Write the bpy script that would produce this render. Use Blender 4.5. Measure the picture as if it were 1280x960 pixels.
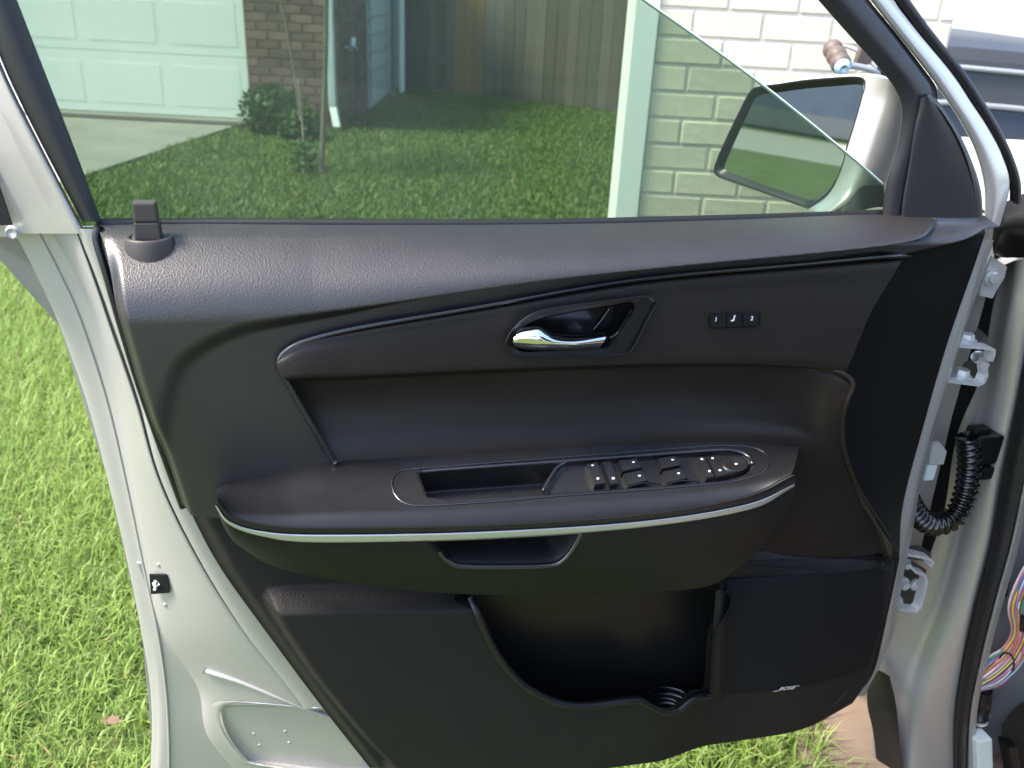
import bpy, bmesh, math, random
import numpy as np
from mathutils import Vector, Matrix

random.seed(7)
rng = np.random.default_rng(11)
scn = bpy.context.scene
for o in list(bpy.data.objects):
    bpy.data.objects.remove(o)
RAD = math.radians

# ------------------------------------------------------------------ camera
CAM = Vector((0, 0, 1.35))
TH, PH, FPX = RAD(24.5), RAD(3.0), 1095.0
f_ = Vector((0, math.cos(TH), -math.sin(TH)))
_r0 = Vector((1, 0, 0)); _u0 = Vector((0, math.sin(TH), math.cos(TH)))
r_ = math.cos(PH) * _r0 + math.sin(PH) * _u0
u_ = -math.sin(PH) * _r0 + math.cos(PH) * _u0
cd = bpy.data.cameras.new('camera')
cd.sensor_width = 36.0
cd.lens = 36.0 * FPX / 1280.0
cd.clip_start = 0.02
cd.clip_end = 500.0
cam = bpy.data.objects.new('camera', cd)
cam.matrix_world = Matrix(((r_.x, u_.x, -f_.x, CAM.x), (r_.y, u_.y, -f_.y, CAM.y), (r_.z, u_.z, -f_.z, CAM.z), (0, 0, 0, 1)))
scn.collection.objects.link(cam)
scn.camera = cam
cd.dof.use_dof = True; cd.dof.focus_distance = 1.0; cd.dof.aperture_fstop = 8.0

# ------------------------------------------------------------------ sky, sun, exposure
SUN_EL, SUN_AZ = RAD(56), RAD(-106)          # azimuth measured from +Y towards +X
wd = bpy.data.worlds.new('World'); scn.world = wd; wd.use_nodes = True
nt = wd.node_tree
sky = nt.nodes.new('ShaderNodeTexSky'); sky.sky_type = 'NISHITA'; sky.sun_disc = False
sky.sun_elevation = SUN_EL; sky.sun_rotation = SUN_AZ
sky.air_density = 0.9; sky.dust_density = 2.0
nt.links.new(sky.outputs[0], nt.nodes['Background'].inputs[0])
nt.nodes['Background'].inputs[1].default_value = 0.15
sd_ = bpy.data.lights.new('sun', 'SUN'); sd_.energy = 2.4; sd_.angle = RAD(14); sd_.color = (1.0, 0.91, 0.77)
so = bpy.data.objects.new('sun', sd_); scn.collection.objects.link(so)
SUND = Vector((math.sin(SUN_AZ) * math.cos(SUN_EL), math.cos(SUN_AZ) * math.cos(SUN_EL), math.sin(SUN_EL)))
so.rotation_euler = (-SUND).to_track_quat('-Z', 'Y').to_euler()
vs = scn.view_settings
vs.view_transform = 'Standard'; vs.look = 'None'; vs.exposure = 2.45; vs.gamma = 1.0

# ------------------------------------------------------------------ materials
def mat(name, col, rough=0.5, metal=0.0, spec=0.5, coat=0.0, bump=None, var=None, mottle=None, trans=0.0):
    """bump=(scale,strength,distance,kind)  var = per-object brightness spread  mottle=(scale,colour2,amount)"""
    m = bpy.data.materials.new(name); m.use_nodes = True
    t = m.node_tree; b = t.nodes['Principled BSDF']
    b.inputs['Base Color'].default_value = (*col, 1)
    b.inputs['Roughness'].default_value = rough
    b.inputs['Metallic'].default_value = metal
    b.inputs['Specular IOR Level'].default_value = spec
    b.inputs['Coat Weight'].default_value = coat
    b.inputs['Coat Roughness'].default_value = 0.06
    b.inputs['Transmission Weight'].default_value = trans
    tc = t.nodes.new('ShaderNodeTexCoord')
    last = None
    if mottle:
        n = t.nodes.new('ShaderNodeTexNoise'); n.inputs['Scale'].default_value = mottle[0]; n.inputs['Detail'].default_value = 6
        n.inputs['Roughness'].default_value = 0.62
        t.links.new(tc.outputs['Object'], n.inputs['Vector'])
        rp = t.nodes.new('ShaderNodeMapRange'); rp.inputs[1].default_value = 0.35; rp.inputs[2].default_value = 0.68
        rp.inputs[4].default_value = mottle[2]
        t.links.new(n.outputs[0], rp.inputs[0])
        mx = t.nodes.new('ShaderNodeMix'); mx.data_type = 'RGBA'
        mx.inputs[6].default_value = (*col, 1); mx.inputs[7].default_value = (*mottle[1], 1)
        t.links.new(rp.outputs[0], mx.inputs[0]); last = mx.outputs[2]
        rr = t.nodes.new('ShaderNodeMapRange'); rr.inputs[1].default_value = .3; rr.inputs[2].default_value = .7
        rr.inputs[3].default_value = max(rough - .02, .02); rr.inputs[4].default_value = rough + .03
        n2 = t.nodes.new('ShaderNodeTexNoise'); n2.inputs['Scale'].default_value = mottle[0] * 2.3; n2.inputs['Detail'].default_value = 7
        t.links.new(tc.outputs['Object'], n2.inputs['Vector']); t.links.new(n2.outputs[0], rr.inputs[0]); t.links.new(rr.outputs[0], b.inputs['Roughness'])
    if var:
        oi = t.nodes.new('ShaderNodeObjectInfo')
        mr = t.nodes.new('ShaderNodeMapRange'); mr.inputs[3].default_value = 1 - var; mr.inputs[4].default_value = 1 + var
        t.links.new(oi.outputs['Random'], mr.inputs[0])
        hs = t.nodes.new('ShaderNodeHueSaturation')
        if last: t.links.new(last, hs.inputs['Color'])
        else: hs.inputs['Color'].default_value = (*col, 1)
        t.links.new(mr.outputs[0], hs.inputs['Value']); last = hs.outputs[0]
    if last: t.links.new(last, b.inputs['Base Color'])
    if bump:
        kind = bump[3] if len(bump) > 3 else 'noise'
        if kind == 'voro':
            n = t.nodes.new('ShaderNodeTexVoronoi'); n.inputs['Scale'].default_value = bump[0]
        else:
            n = t.nodes.new('ShaderNodeTexNoise'); n.inputs['Scale'].default_value = bump[0]; n.inputs['Detail'].default_value = 4
        t.links.new(tc.outputs['Object'], n.inputs['Vector'])
        bp = t.nodes.new('ShaderNodeBump'); bp.inputs['Strength'].default_value = bump[1]; bp.inputs['Distance'].default_value = bump[2]
        t.links.new(n.outputs[0], bp.inputs['Height']); t.links.new(bp.outputs[0], b.inputs['Normal'])
    return m

M = {}
M['grain'] = mat('black_grained_plastic', (0.013, 0.0115, 0.012), 0.40, spec=.6, bump=(620, 0.4, 0.0005, 'voro'), mottle=(14, (0.016, 0.0145, 0.0145), 0.6))
M['grain_low'] = mat('black_carpet_plastic', (0.0088, 0.0082, 0.008), 0.62, spec=0.22, bump=(520, 0.6, 0.0006, 'voro'), mottle=(9, (0.0115, 0.0105, 0.010), 0.7))
M['vinyl'] = mat('black_vinyl', (0.0105, 0.0082, 0.0072), 0.44, spec=.24, bump=(260, 0.12, 0.0005), mottle=(7, (0.014, 0.011, 0.0095), 0.8))
M['insert'] = mat('black_leather_grain', (0.0125, 0.0095, 0.0083), 0.5, spec=.25, bump=(520, 0.45, 0.0005, 'voro'))
M['soft'] = mat('black_soft_plastic', (0.0055, 0.0055, 0.0065), 0.40, spec=.4, bump=(600, 0.15, 0.0003), mottle=(20, (0.007, 0.007, 0.0075), 0.6))
M['smooth'] = mat('black_smooth_plastic', (0.005, 0.005, 0.0055), 0.34, spec=.4, bump=(700, 0.06, 0.0003))
M['matte'] = mat('black_matte_plastic', (0.0065, 0.0065, 0.007), 0.55, spec=.22, bump=(650, .12, .0003), mottle=(11, (.0085, .0085, .009), .7))
M['endblack'] = mat('black_end_plastic', (0.0035, 0.0035, 0.004), 0.6, spec=.14, bump=(600, .2, .0004), mottle=(9, (.005, .005, .005), .6))
M['gloss'] = mat('black_gloss_plastic', (0.004, 0.004, 0.005), 0.20)
M['switch'] = mat('switch_plastic', (0.007, 0.007, 0.008), 0.38, spec=.4)
M['rubber'] = mat('black_rubber', (0.007, 0.007, 0.008), 0.5, spec=.4, bump=(300, 0.1, 0.0005))
M['frame'] = mat('dark_frame_plastic', (0.010, 0.010, 0.012), 0.48, bump=(500, 0.2, 0.0004), mottle=(10, (0.014, 0.014, 0.016), 0.7))
M['cavity'] = mat('dark_cavity', (0.003, 0.003, 0.0035), 0.7, spec=.2)
M['cloth'] = mat('grille_cloth', (0.004, 0.004, 0.005), 0.72, spec=0.2, bump=(900, 0.5, 0.0006, 'voro'))
M['knob'] = mat('brown_black_plastic', (0.026, 0.021, 0.019), 0.5, bump=(500, .2, .0004))
M['chrome'] = mat('chrome', (0.82, 0.83, 0.84), 0.09, 1.0)
M['satin'] = mat('satin_silver', (0.50, 0.52, 0.53), 0.36, 0.75, bump=(500, 0.04, 0.0003))
M['mirror'] = mat('mirror_silver', (0.72, 0.76, 0.74), 0.015, 1.0)
M['silver'] = mat('silver_paint', (0.36, 0.35, 0.335), 0.36, 0.4, coat=0.4, bump=(9, 0.03, 0.01), mottle=(4, (0.335, 0.325, 0.31), 0.6))
M['steel'] = mat('galvanised_steel', (0.66, 0.67, 0.68), 0.36, 0.45, bump=(220, 0.15, 0.0006), mottle=(40, (0.5, 0.5, 0.5), 0.8))
M['greymetal'] = mat('grey_primer_metal', (0.26, 0.27, 0.29), 0.45, 0.3, coat=0.2, bump=(40, 0.08, 0.002))
M['white'] = mat('white_print', (0.62, 0.64, 0.66), 0.5)
M['blueprint'] = mat('blue_print', (0.35, 0.60, 0.75), 0.5)
M['logo'] = mat('logo_silver', (0.62, 0.63, 0.65), 0.4, 0.3)
M['rust'] = mat('rusty_brown_wood', (0.085, 0.06, 0.052), 0.6, bump=(60, 0.3, 0.002), mottle=(30, (0.05, 0.036, 0.032), 0.8))
M['darksteel'] = mat('dark_steel', (0.07, 0.07, 0.075), 0.45, 0.5, bump=(150, 0.15, 0.001), mottle=(40, (0.12, 0.10, 0.08), 0.7))
M['rim'] = mat('black_rim_plastic', (0.007, 0.007, 0.009), 0.27, spec=.9)
M['bluecap'] = mat('pale_blue_plastic', (0.33, 0.50, 0.62), 0.4)
M['box'] = mat('pale_blue_white_plastic', (0.55, 0.64, 0.64), 0.45)
M['wood_old'] = mat('weathered_fence_wood', (0.105, 0.088, 0.075), 0.85, var=0.30, bump=(30, 0.4, 0.004), mottle=(5, (0.16, 0.135, 0.115), 0.8))
M['wood_new'] = mat('new_fence_wood', (0.27, 0.155, 0.065), 0.8, var=0.12, bump=(30, 0.3, 0.003), mottle=(6, (0.20, 0.12, 0.06), 0.7))
M['brick_pale'] = mat('pale_cream_brick', (0.62, 0.56, 0.42), 0.85, var=0.13, bump=(45, 0.5, 0.004), mottle=(12, (0.52, 0.45, 0.34), 0.8))
M['mortar'] = mat('mortar', (0.55, 0.50, 0.42), 0.92, bump=(120, 0.4, 0.002), mottle=(9, (0.49, 0.44, 0.36), 0.8))
M['brick_brown'] = mat('brown_brick', (0.150, 0.085, 0.066), 0.88, var=0.30, bump=(45, 0.5, 0.004), mottle=(7, (0.20, 0.125, 0.10), 0.8))
M['mortar2'] = mat('brown_mortar', (0.20, 0.165, 0.14), 0.92, bump=(60, 0.3, 0.002))
M['paintwhite'] = mat('white_paint', (0.74, 0.74, 0.70), 0.55, bump=(20, 0.1, 0.002), mottle=(3, (0.69, 0.69, 0.65), 0.6))
M['siding'] = mat('pale_siding', (0.50, 0.54, 0.55), 0.6, var=0.03, bump=(24, 0.15, 0.003))
M['concrete'] = mat('concrete', (0.21, 0.20, 0.18), 0.9, bump=(60, 0.4, 0.003), mottle=(2.2, (0.16, 0.15, 0.135), 0.8))
M['slab'] = mat('tan_concrete', (0.15, 0.108, 0.080), 0.9, bump=(90, 0.4, 0.002), mottle=(12, (0.11, 0.078, 0.056), 0.7))
M['soil'] = mat('lawn_soil', (0.055, 0.080, 0.022), 1.0, spec=0.1, bump=(25, 0.8, 0.02), mottle=(2.5, (0.095, 0.12, 0.045), 0.9))
M['leafdry'] = mat('dry_leaf', (0.13, 0.075, 0.04), 0.8, mottle=(160, (.08, .045, .025), .8))
M['bark'] = mat('thin_bark', (0.15, 0.125, 0.095), 0.9, bump=(60, 0.6, 0.004))
M['roof'] = mat('grey_roof', (0.10, 0.10, 0.11), 0.8, bump=(30, 0.4, 0.01))
M['farwall'] = mat('grey_far_wall', (0.26, 0.26, 0.26), 0.8, mottle=(1.5, (0.20, 0.20, 0.21), 0.7))
M['beige'] = mat('beige_far_base', (0.42, 0.34, 0.26), 0.8)
M['darkpaint'] = mat('dark_car_paint', (0.022, 0.022, 0.024), 0.5, coat=0.1)
M['carwhite'] = mat('white_car_paint', (0.78, 0.78, 0.77), 0.35, coat=0.7)
M['darkglass'] = mat('dark_window', (0.012, 0.013, 0.016), 0.08)
M['interior'] = mat('dark_interior', (0.015, 0.014, 0.0135), 0.8, spec=.2, bump=(200, 0.3, 0.001))
M['tyre'] = mat('tyre', (0.02, 0.02, 0.02), 0.8)
for k, c in dict(w_white=(.72, .70, .68), w_pink=(.62, .20, .26), w_green=(.06, .28, .13), w_blue=(.08, .17, .42), w_yellow=(.62, .47, .06), w_red=(.50, .06, .06), w_violet=(.30, .18, .42), w_orange=(.60, .22, .05), w_lblue=(.25, .45, .6)).items():
    M[k] = mat(k, c, 0.4)

def leaf_mat(name, base, tip, trans):
    m = bpy.data.materials.new(name); m.use_nodes = True; t = m.node_tree; b = t.nodes['Principled BSDF']
    a = t.nodes.new('ShaderNodeAttribute'); a.attribute_name = 'tint'
    cr = t.nodes.new('ShaderNodeValToRGB')
    cr.color_ramp.elements[0].position = 0.0; cr.color_ramp.elements[0].color = (*base, 1)
    cr.color_ramp.elements[1].position = 0.85; cr.color_ramp.elements[1].color = (*tip, 1)
    e = cr.color_ramp.elements.new(0.985); e.color = (0.34, 0.27, 0.12, 1)
    t.links.new(a.outputs['Fac'], cr.inputs[0]); t.links.new(cr.outputs[0], b.inputs['Base Color'])
    b.inputs['Roughness'].default_value = 0.48; b.inputs['Specular IOR Level'].default_value = 0.35
    tr = t.nodes.new('ShaderNodeBsdfTranslucent'); t.links.new(cr.outputs[0], tr.inputs[0])
    mx = t.nodes.new('ShaderNodeMixShader'); mx.inputs[0].default_value = trans
    t.links.new(b.outputs[0], mx.inputs[1]); t.links.new(tr.outputs[0], mx.inputs[2])
    t.links.new(mx.outputs[0], t.nodes['Material Output'].inputs[0])
    return m
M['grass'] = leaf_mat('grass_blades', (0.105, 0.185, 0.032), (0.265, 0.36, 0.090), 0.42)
M['grass_far_shaded'] = leaf_mat('shaded_grass_blades', (0.080, 0.135, 0.026), (0.150, 0.205, 0.052), 0.35)  # darker grass copy: the far lawn's weaker sunlight is put into its colour
M['leaf'] = leaf_mat('shrub_leaves', (0.035, 0.075, 0.020), (0.08, 0.14, 0.04), 0.3)

def glass_mat(name, col, rough=0.0, dust=0.0):
    m = bpy.data.materials.new(name); m.use_nodes = True; t = m.node_tree
    t.nodes.remove(t.nodes['Principled BSDF'])
    tb = t.nodes.new('ShaderNodeBsdfTransparent'); tb.inputs[0].default_value = (*col, 1)
    gl = t.nodes.new('ShaderNodeBsdfGlossy'); gl.inputs['Roughness'].default_value = rough
    lw = t.nodes.new('ShaderNodeLayerWeight'); lw.inputs[0].default_value = 0.5
    pw = t.nodes.new('ShaderNodeMath'); pw.operation = 'POWER'; pw.inputs[1].default_value = 4.0
    ml = t.nodes.new('ShaderNodeMath'); ml.operation = 'MULTIPLY_ADD'; ml.inputs[1].default_value = 0.35; ml.inputs[2].default_value = 0.008
    t.links.new(lw.outputs['Facing'], pw.inputs[0]); t.links.new(pw.outputs[0], ml.inputs[0])
    mx = t.nodes.new('ShaderNodeMixShader')
    t.links.new(ml.outputs[0], mx.inputs[0]); t.links.new(tb.outputs[0], mx.inputs[1]); t.links.new(gl.outputs[0], mx.inputs[2])
    if dust > 0:
        df = t.nodes.new('ShaderNodeBsdfDiffuse'); df.inputs[0].default_value = (.60, .68, .58, 1)
        n = t.nodes.new('ShaderNodeTexNoise'); n.inputs['Scale'].default_value = 7; n.inputs['Detail'].default_value = 5
        tc = t.nodes.new('ShaderNodeTexCoord'); mp = t.nodes.new('ShaderNodeMapping'); mp.inputs['Scale'].default_value = (1, 1, .25)
        t.links.new(tc.outputs['Object'], mp.inputs[0]); t.links.new(mp.outputs[0], n.inputs['Vector'])
        mr = t.nodes.new('ShaderNodeMapRange'); mr.inputs[1].default_value = .3; mr.inputs[2].default_value = .75; mr.inputs[3].default_value = dust * .4; mr.inputs[4].default_value = dust * 1.6
        t.links.new(n.outputs[0], mr.inputs[0])
        m2 = t.nodes.new('ShaderNodeMixShader'); t.links.new(mr.outputs[0], m2.inputs[0]); t.links.new(mx.outputs[0], m2.inputs[1]); t.links.new(df.outputs[0], m2.inputs[2]); mx = m2
    t.links.new(mx.outputs[0], t.nodes['Material Output'].inputs[0])
    return m
M['tint'] = glass_mat('green_tinted_glass', (0.555, 0.64, 0.565), dust=0.034)
M['glass'] = glass_mat('clear_glass', (0.85, 0.9, 0.88))
M['glassedge'] = mat('pale_glass_edge', (0.55, 0.66, 0.58), 0.25)

# ------------------------------------------------------------------ projection helpers (door space: u along, z up, w into the cabin)
YAW = RAD(15)
RV = Vector((math.cos(YAW), math.sin(YAW), 0)); NV = Vector((math.sin(YAW), -math.cos(YAW), 0)); ZV = Vector((0, 0, 1))
ORG = CAM + 1.0 * f_

def ray(px, py):
    return f_ + r_ * ((px - 640) / FPX) + u_ * ((480 - py) / FPX)
def P(px, py, w=0.0):
    d = ray(px, py)
    return CAM + d * (((ORG + NV * w - CAM).dot(NV)) / d.dot(NV))
def onplane(px, py, c, n):
    d = ray(px, py)
    return CAM + d * ((c - CAM).dot(n) / d.dot(n))
def G(px, py, z=0.0):
    d = ray(px, py)
    return CAM + d * ((z - CAM.z) / d.z)
def AtY(px, py, y):
    d = ray(px, py)
    return CAM + d * (y / d.y)
def uv(px, py, w=0.0):
    q = P(px, py, w) - ORG
    return (q.dot(RV), q.z)
def D(u, v, w):
    return ORG + RV * u + ZV * v + NV * w
def proj(p):
    q = p - CAM; k = q.dot(f_)
    return (640 + FPX * q.dot(r_) / k, 480 - FPX * q.dot(u_) / k)

# ------------------------------------------------------------------ mesh helpers
COL = scn.collection
def link(name, me, parent=None, base=None):
    o = bpy.data.objects.new(name, me); COL.objects.link(o)
    if parent is not None:
        o.parent = parent
        if parent.type == 'EMPTY': o.location = -parent.location
    elif base is not None:
        pass
    return o
def mesh(name, vf, m, parent=None, smooth=True, kind=None):
    v, f = vf
    me = bpy.data.meshes.new(name)
    me.from_pydata([tuple(x) for x in v], [], f)
    if smooth and len(me.polygons): me.polygons.foreach_set('use_smooth', [True] * len(me.polygons))
    me.materials.append(m if not isinstance(m, str) else M[m]); me.update()
    o = link(name, me, parent)
    if kind: o['kind'] = kind
    return o
def join(*vfs):
    V, F_ = [], []
    for v, f in vfs:
        n = len(V); V += list(v); F_ += [tuple(i + n for i in q) for q in f]
    return V, F_
def thing(name, base, label, cat, group=None):
    o = bpy.data.objects.new(name, None); COL.objects.link(o); o.location = base; o.empty_display_size = 0.1
    o['label'] = label; o['category'] = cat
    if group: o['group'] = group
    return o
def tag(o, label, cat, group=None):
    o['label'] = label; o['category'] = cat
    if group: o['group'] = group
    return o

def cr(p0, p1, p2, p3, t):
    return 0.5 * ((2 * p1) + (p2 - p0) * t + (2 * p0 - 5 * p1 + 4 * p2 - p3) * t * t + (3 * p1 - p0 - 3 * p2 + p3) * t ** 3)
def curve(pts, n, closed=False):
    """Catmull-Rom through pts, n samples evenly spaced by chord length"""
    pts = [Vector(p) for p in pts]; m = len(pts)
    if closed: ext = [pts[-1]] + pts + [pts[0], pts[1]]; segs = m
    else: ext = [pts[0] * 2 - pts[1]] + pts + [pts[-1] * 2 - pts[-2]]; segs = m - 1
    fine = []
    for i in range(segs):
        for k in range(12): fine.append(cr(ext[i], ext[i + 1], ext[i + 2], ext[i + 3], k / 12))
    fine.append(ext[segs + 1].copy())
    L = [0.0]
    for a, b in zip(fine, fine[1:]): L.append(L[-1] + (b - a).length)
    out = []; j = 0; cnt = n if not closed else n + 1
    for i in range(cnt):
        s = L[-1] * i / (cnt - 1)
        while j < len(L) - 2 and L[j + 1] < s: j += 1
        t = 0 if L[j + 1] == L[j] else (s - L[j]) / (L[j + 1] - L[j])
        out.append(fine[j].lerp(fine[j + 1], min(max(t, 0), 1)))
    return out[:n]
def loft(rows, n=60, k=6, closed=False, smooth_rows=True, raw=False):
    rs = [r if raw else curve(r, n, closed) for r in rows]
    grid = []
    m = len(rs)
    for i in range(m - 1):
        for q in range(k):
            t = q / k; line = []
            for c in range(n):
                p1, p2 = rs[i][c], rs[i + 1][c]
                if smooth_rows:
                    p0 = rs[i - 1][c] if i > 0 else p1 * 2 - p2
                    p3 = rs[i + 2][c] if i + 2 < m else p2 * 2 - p1
                    line.append(cr(p0, p1, p2, p3, t))
                else: line.append(p1.lerp(p2, t))
            grid.append(line)
    grid.append(rs[-1])
    V = [p for l in grid for p in l]; F_ = []
    w = n if closed else n - 1
    for i in range(len(grid) - 1):
        for c in range(w):
            d = (c + 1) % n
            F_.append((i * n + c, i * n + d, (i + 1) * n + d, (i + 1) * n + c))
    return V, F_
def Pr(seq, w=None):
    """list of (px,py[,w]) -> world points"""
    return [P(s[0], s[1], s[2] if len(s) > 2 else w) for s in seq]
def tube(pts, r, n=120, s=8, closed=False, raw=False, rfun=None):
    c = list(pts) if raw else curve(pts, n, closed); n = len(c)
    V, F_ = [], []
    for i, p in enumerate(c):
        a = c[i - 1] if (i > 0 or closed) else c[0]; b = c[(i + 1) % n] if (i < n - 1 or closed) else c[-1]
        t = (b - a).normalized() if (b - a).length > 1e-9 else Vector((1, 0, 0))
        up = NV if abs(t.dot(NV)) < 0.92 else ZV
        x = t.cross(up).normalized(); y = x.cross(t)
        rr = r * (rfun(i / (n - 1)) if rfun else 1)
        for k in range(s):
            q = 2 * math.pi * k / s; V.append(p + x * rr * math.cos(q) + y * rr * math.sin(q))
    for i in range(n if closed else n - 1):
        j = (i + 1) % n
        for k in range(s): F_.append((i * s + k, i * s + (k + 1) % s, j * s + (k + 1) % s, j * s + k))
    if not closed: F_ += [tuple(range(s)), tuple(range((n - 1) * s, n * s))]
    return V, F_
def fan(ring):
    c = sum(ring, Vector()) / len(ring); n = len(ring)
    return list(ring) + [c], [(i, (i + 1) % n, n) for i in range(n)]
def prism(pts, off):
    n = len(pts); V = list(pts) + [p + off for p in pts]
    return V, [tuple(range(n)), tuple(range(2 * n - 1, n - 1, -1))] + [(i, n + i, n + (i + 1) % n, (i + 1) % n) for i in range(n)]
def pad(pts, off, inset=0.12):
    """raised pad: base outline, slightly inset top (bevelled edge)"""
    n = len(pts); c = sum(pts, Vector()) / n
    top0 = [p + off * 0.75 for p in pts]; top1 = [p.lerp(c, inset) + off for p in pts]
    V = list(pts) + top0 + top1
    F_ = [(i, (i + 1) % n, n + (i + 1) % n, n + i) for i in range(n)] + [(n + i, n + (i + 1) % n, 2 * n + (i + 1) % n, 2 * n + i) for i in range(n)] + [tuple(range(2 * n, 3 * n))]
    return V, F_
def boxv(o, ax, ay, az, bev=0.0):
    """box from corner o with edge vectors, edges bevelled by bev"""
    if bev <= 0:
        V = [o + ax * i + ay * j + az * k for k in (0, 1) for j in (0, 1) for i in (0, 1)]
        return V, [(0, 2, 3, 1), (4, 5, 7, 6), (0, 1, 5, 4), (2, 6, 7, 3), (0, 4, 6, 2), (1, 3, 7, 5)]
    bm = bmesh.new()
    V = [bm.verts.new(o + ax * i + ay * j + az * k) for k in (0, 1) for j in (0, 1) for i in (0, 1)]
    for q in [(0, 2, 3, 1), (4, 5, 7, 6), (0, 1, 5, 4), (2, 6, 7, 3), (0, 4, 6, 2), (1, 3, 7, 5)]: bm.faces.new([V[i] for i in q])
    bmesh.ops.recalc_face_normals(bm, faces=bm.faces)
    bmesh.ops.bevel(bm, geom=list(bm.edges), offset=bev, segments=2, affect='EDGES', profile=0.6)
    bm.verts.index_update()
    r = ([v.co.copy() for v in bm.verts], [tuple(v.index for v in f.verts) for f in bm.faces]); bm.free(); return r
def box(x0, x1, y0, y1, z0, z1, bev=0.0):
    return boxv(Vector((x0, y0, z0)), Vector((x1 - x0, 0, 0)), Vector((0, y1 - y0, 0)), Vector((0, 0, z1 - z0)), bev)
def cyl(a, b, r0, r1=None, s=20):
    r1 = r0 if r1 is None else r1
    t = (b - a).normalized(); up = ZV if abs(t.z) < 0.9 else Vector((1, 0, 0)); x = t.cross(up).normalized(); y = t.cross(x)
    V = []
    for p, r in ((a, r0), (b, r1)):
        for k in range(s): q = 2 * math.pi * k / s; V.append(p + x * r * math.cos(q) + y * r * math.sin(q))
    return V, [tuple(range(s)), tuple(range(2 * s - 1, s - 1, -1))] + [(k, (k + 1) % s, s + (k + 1) % s, s + k) for k in range(s)]

# numpy helpers for door-space height fields
def polyd(poly, U, V, closed=False):
    d = np.full(U.shape, 1e9); n = len(poly)
    for i in range(n if closed else n - 1):
        ax, ay = poly[i]; bx, by = poly[(i + 1) % n]; ex, ey = bx - ax, by - ay
        t = np.clip(((U - ax) * ex + (V - ay) * ey) / (ex * ex + ey * ey + 1e-12), 0, 1)
        d = np.minimum(d, np.hypot(U - ax - t * ex, V - ay - t * ey))
    return d
def inside(poly, U, V):
    c = np.zeros(U.shape, bool); n = len(poly)
    for i in range(n):
        ax, ay = poly[i]; bx, by = poly[(i + 1) % n]
        if ay == by: continue
        c ^= ((ay > V) != (by > V)) & (U < (bx - ax) * (V - ay) / (by - ay) + ax)
    return c
def sdf(poly, U, V):
    d = polyd(poly, U, V, True); return np.where(inside(poly, U, V), d, -d)
def sst(a, b, x):
    t = np.clip((x - a) / (b - a), 0, 1); return t * t * (3 - 2 * t)
def c2(px, w, n, closed=False):
    """pixel outline -> smooth door-space (u,v) outline"""
    pts = [Vector((*uv(p[0], p[1], p[2] if len(p) > 2 else w), 0)) for p in px]
    return [(p.x, p.y) for p in curve(pts, n, closed)]
def coons(left, right, top, bottom, nu, nv):
    """each edge a list of (u,v); left/right go bottom->top, top/bottom go left->right"""
    L, R_, T, B = [np.array([(p.x, p.y) for p in curve([Vector((*q, 0)) for q in e], k)]) for e, k in ((left, nv), (right, nv), (top, nu), (bottom, nu))]
    s = np.linspace(0, 1, nu)[None, :, None]; t = np.linspace(0, 1, nv)[:, None, None]
    S = (1 - t) * B[None] + t * T[None] + (1 - s) * L[:, None] + s * R_[:, None] - ((1 - s) * (1 - t) * B[0] + s * (1 - t) * B[-1] + (1 - s) * t * T[0] + s * t * T[-1])
    return S[..., 0], S[..., 1]
def hfmesh(name, U, V, W, m, parent, keep=None):
    nv, nu = U.shape
    o = np.array(ORG); X = o + U[..., None] * np.array(RV) + V[..., None] * np.array(ZV) + W[..., None] * np.array(NV)
    F_ = []
    for i in range(nv - 1):
        for j in range(nu - 1):
            if keep is None or keep[i, j]: F_.append((i * nu + j, i * nu + j + 1, (i + 1) * nu + j + 1, (i + 1) * nu + j))
    return mesh(name, (X.reshape(-1, 3).tolist(), F_), m, parent)

exec_parts = []
# =================================================================== SETTING
def struct(name, vf, m, smooth=False):
    o = mesh(name, vf, m, None, smooth); o['kind'] = 'structure'; return o
struct('ground', box(-60, 60, -60, 80, -0.3, -0.012), 'soil')
struct('driveway', box(0.60, 3.6, -14, 3.0, -0.1, 0.012), 'slab')
dv = [Vector(p) for p in ((-3.12, 5.2, 0), (-2.72, 8.62, 0), (-8.0, 9.0, 0), (-8.0, -14, 0), (-4.6, -14, 0))]
struct('neighbour_driveway', prism([p + Vector((0, 0, -0.1)) for p in dv], Vector((0, 0, 0.115))), 'concrete')
struct('street', box(-26, -17, -60, 60, -0.1, 0.0), 'concrete')

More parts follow.
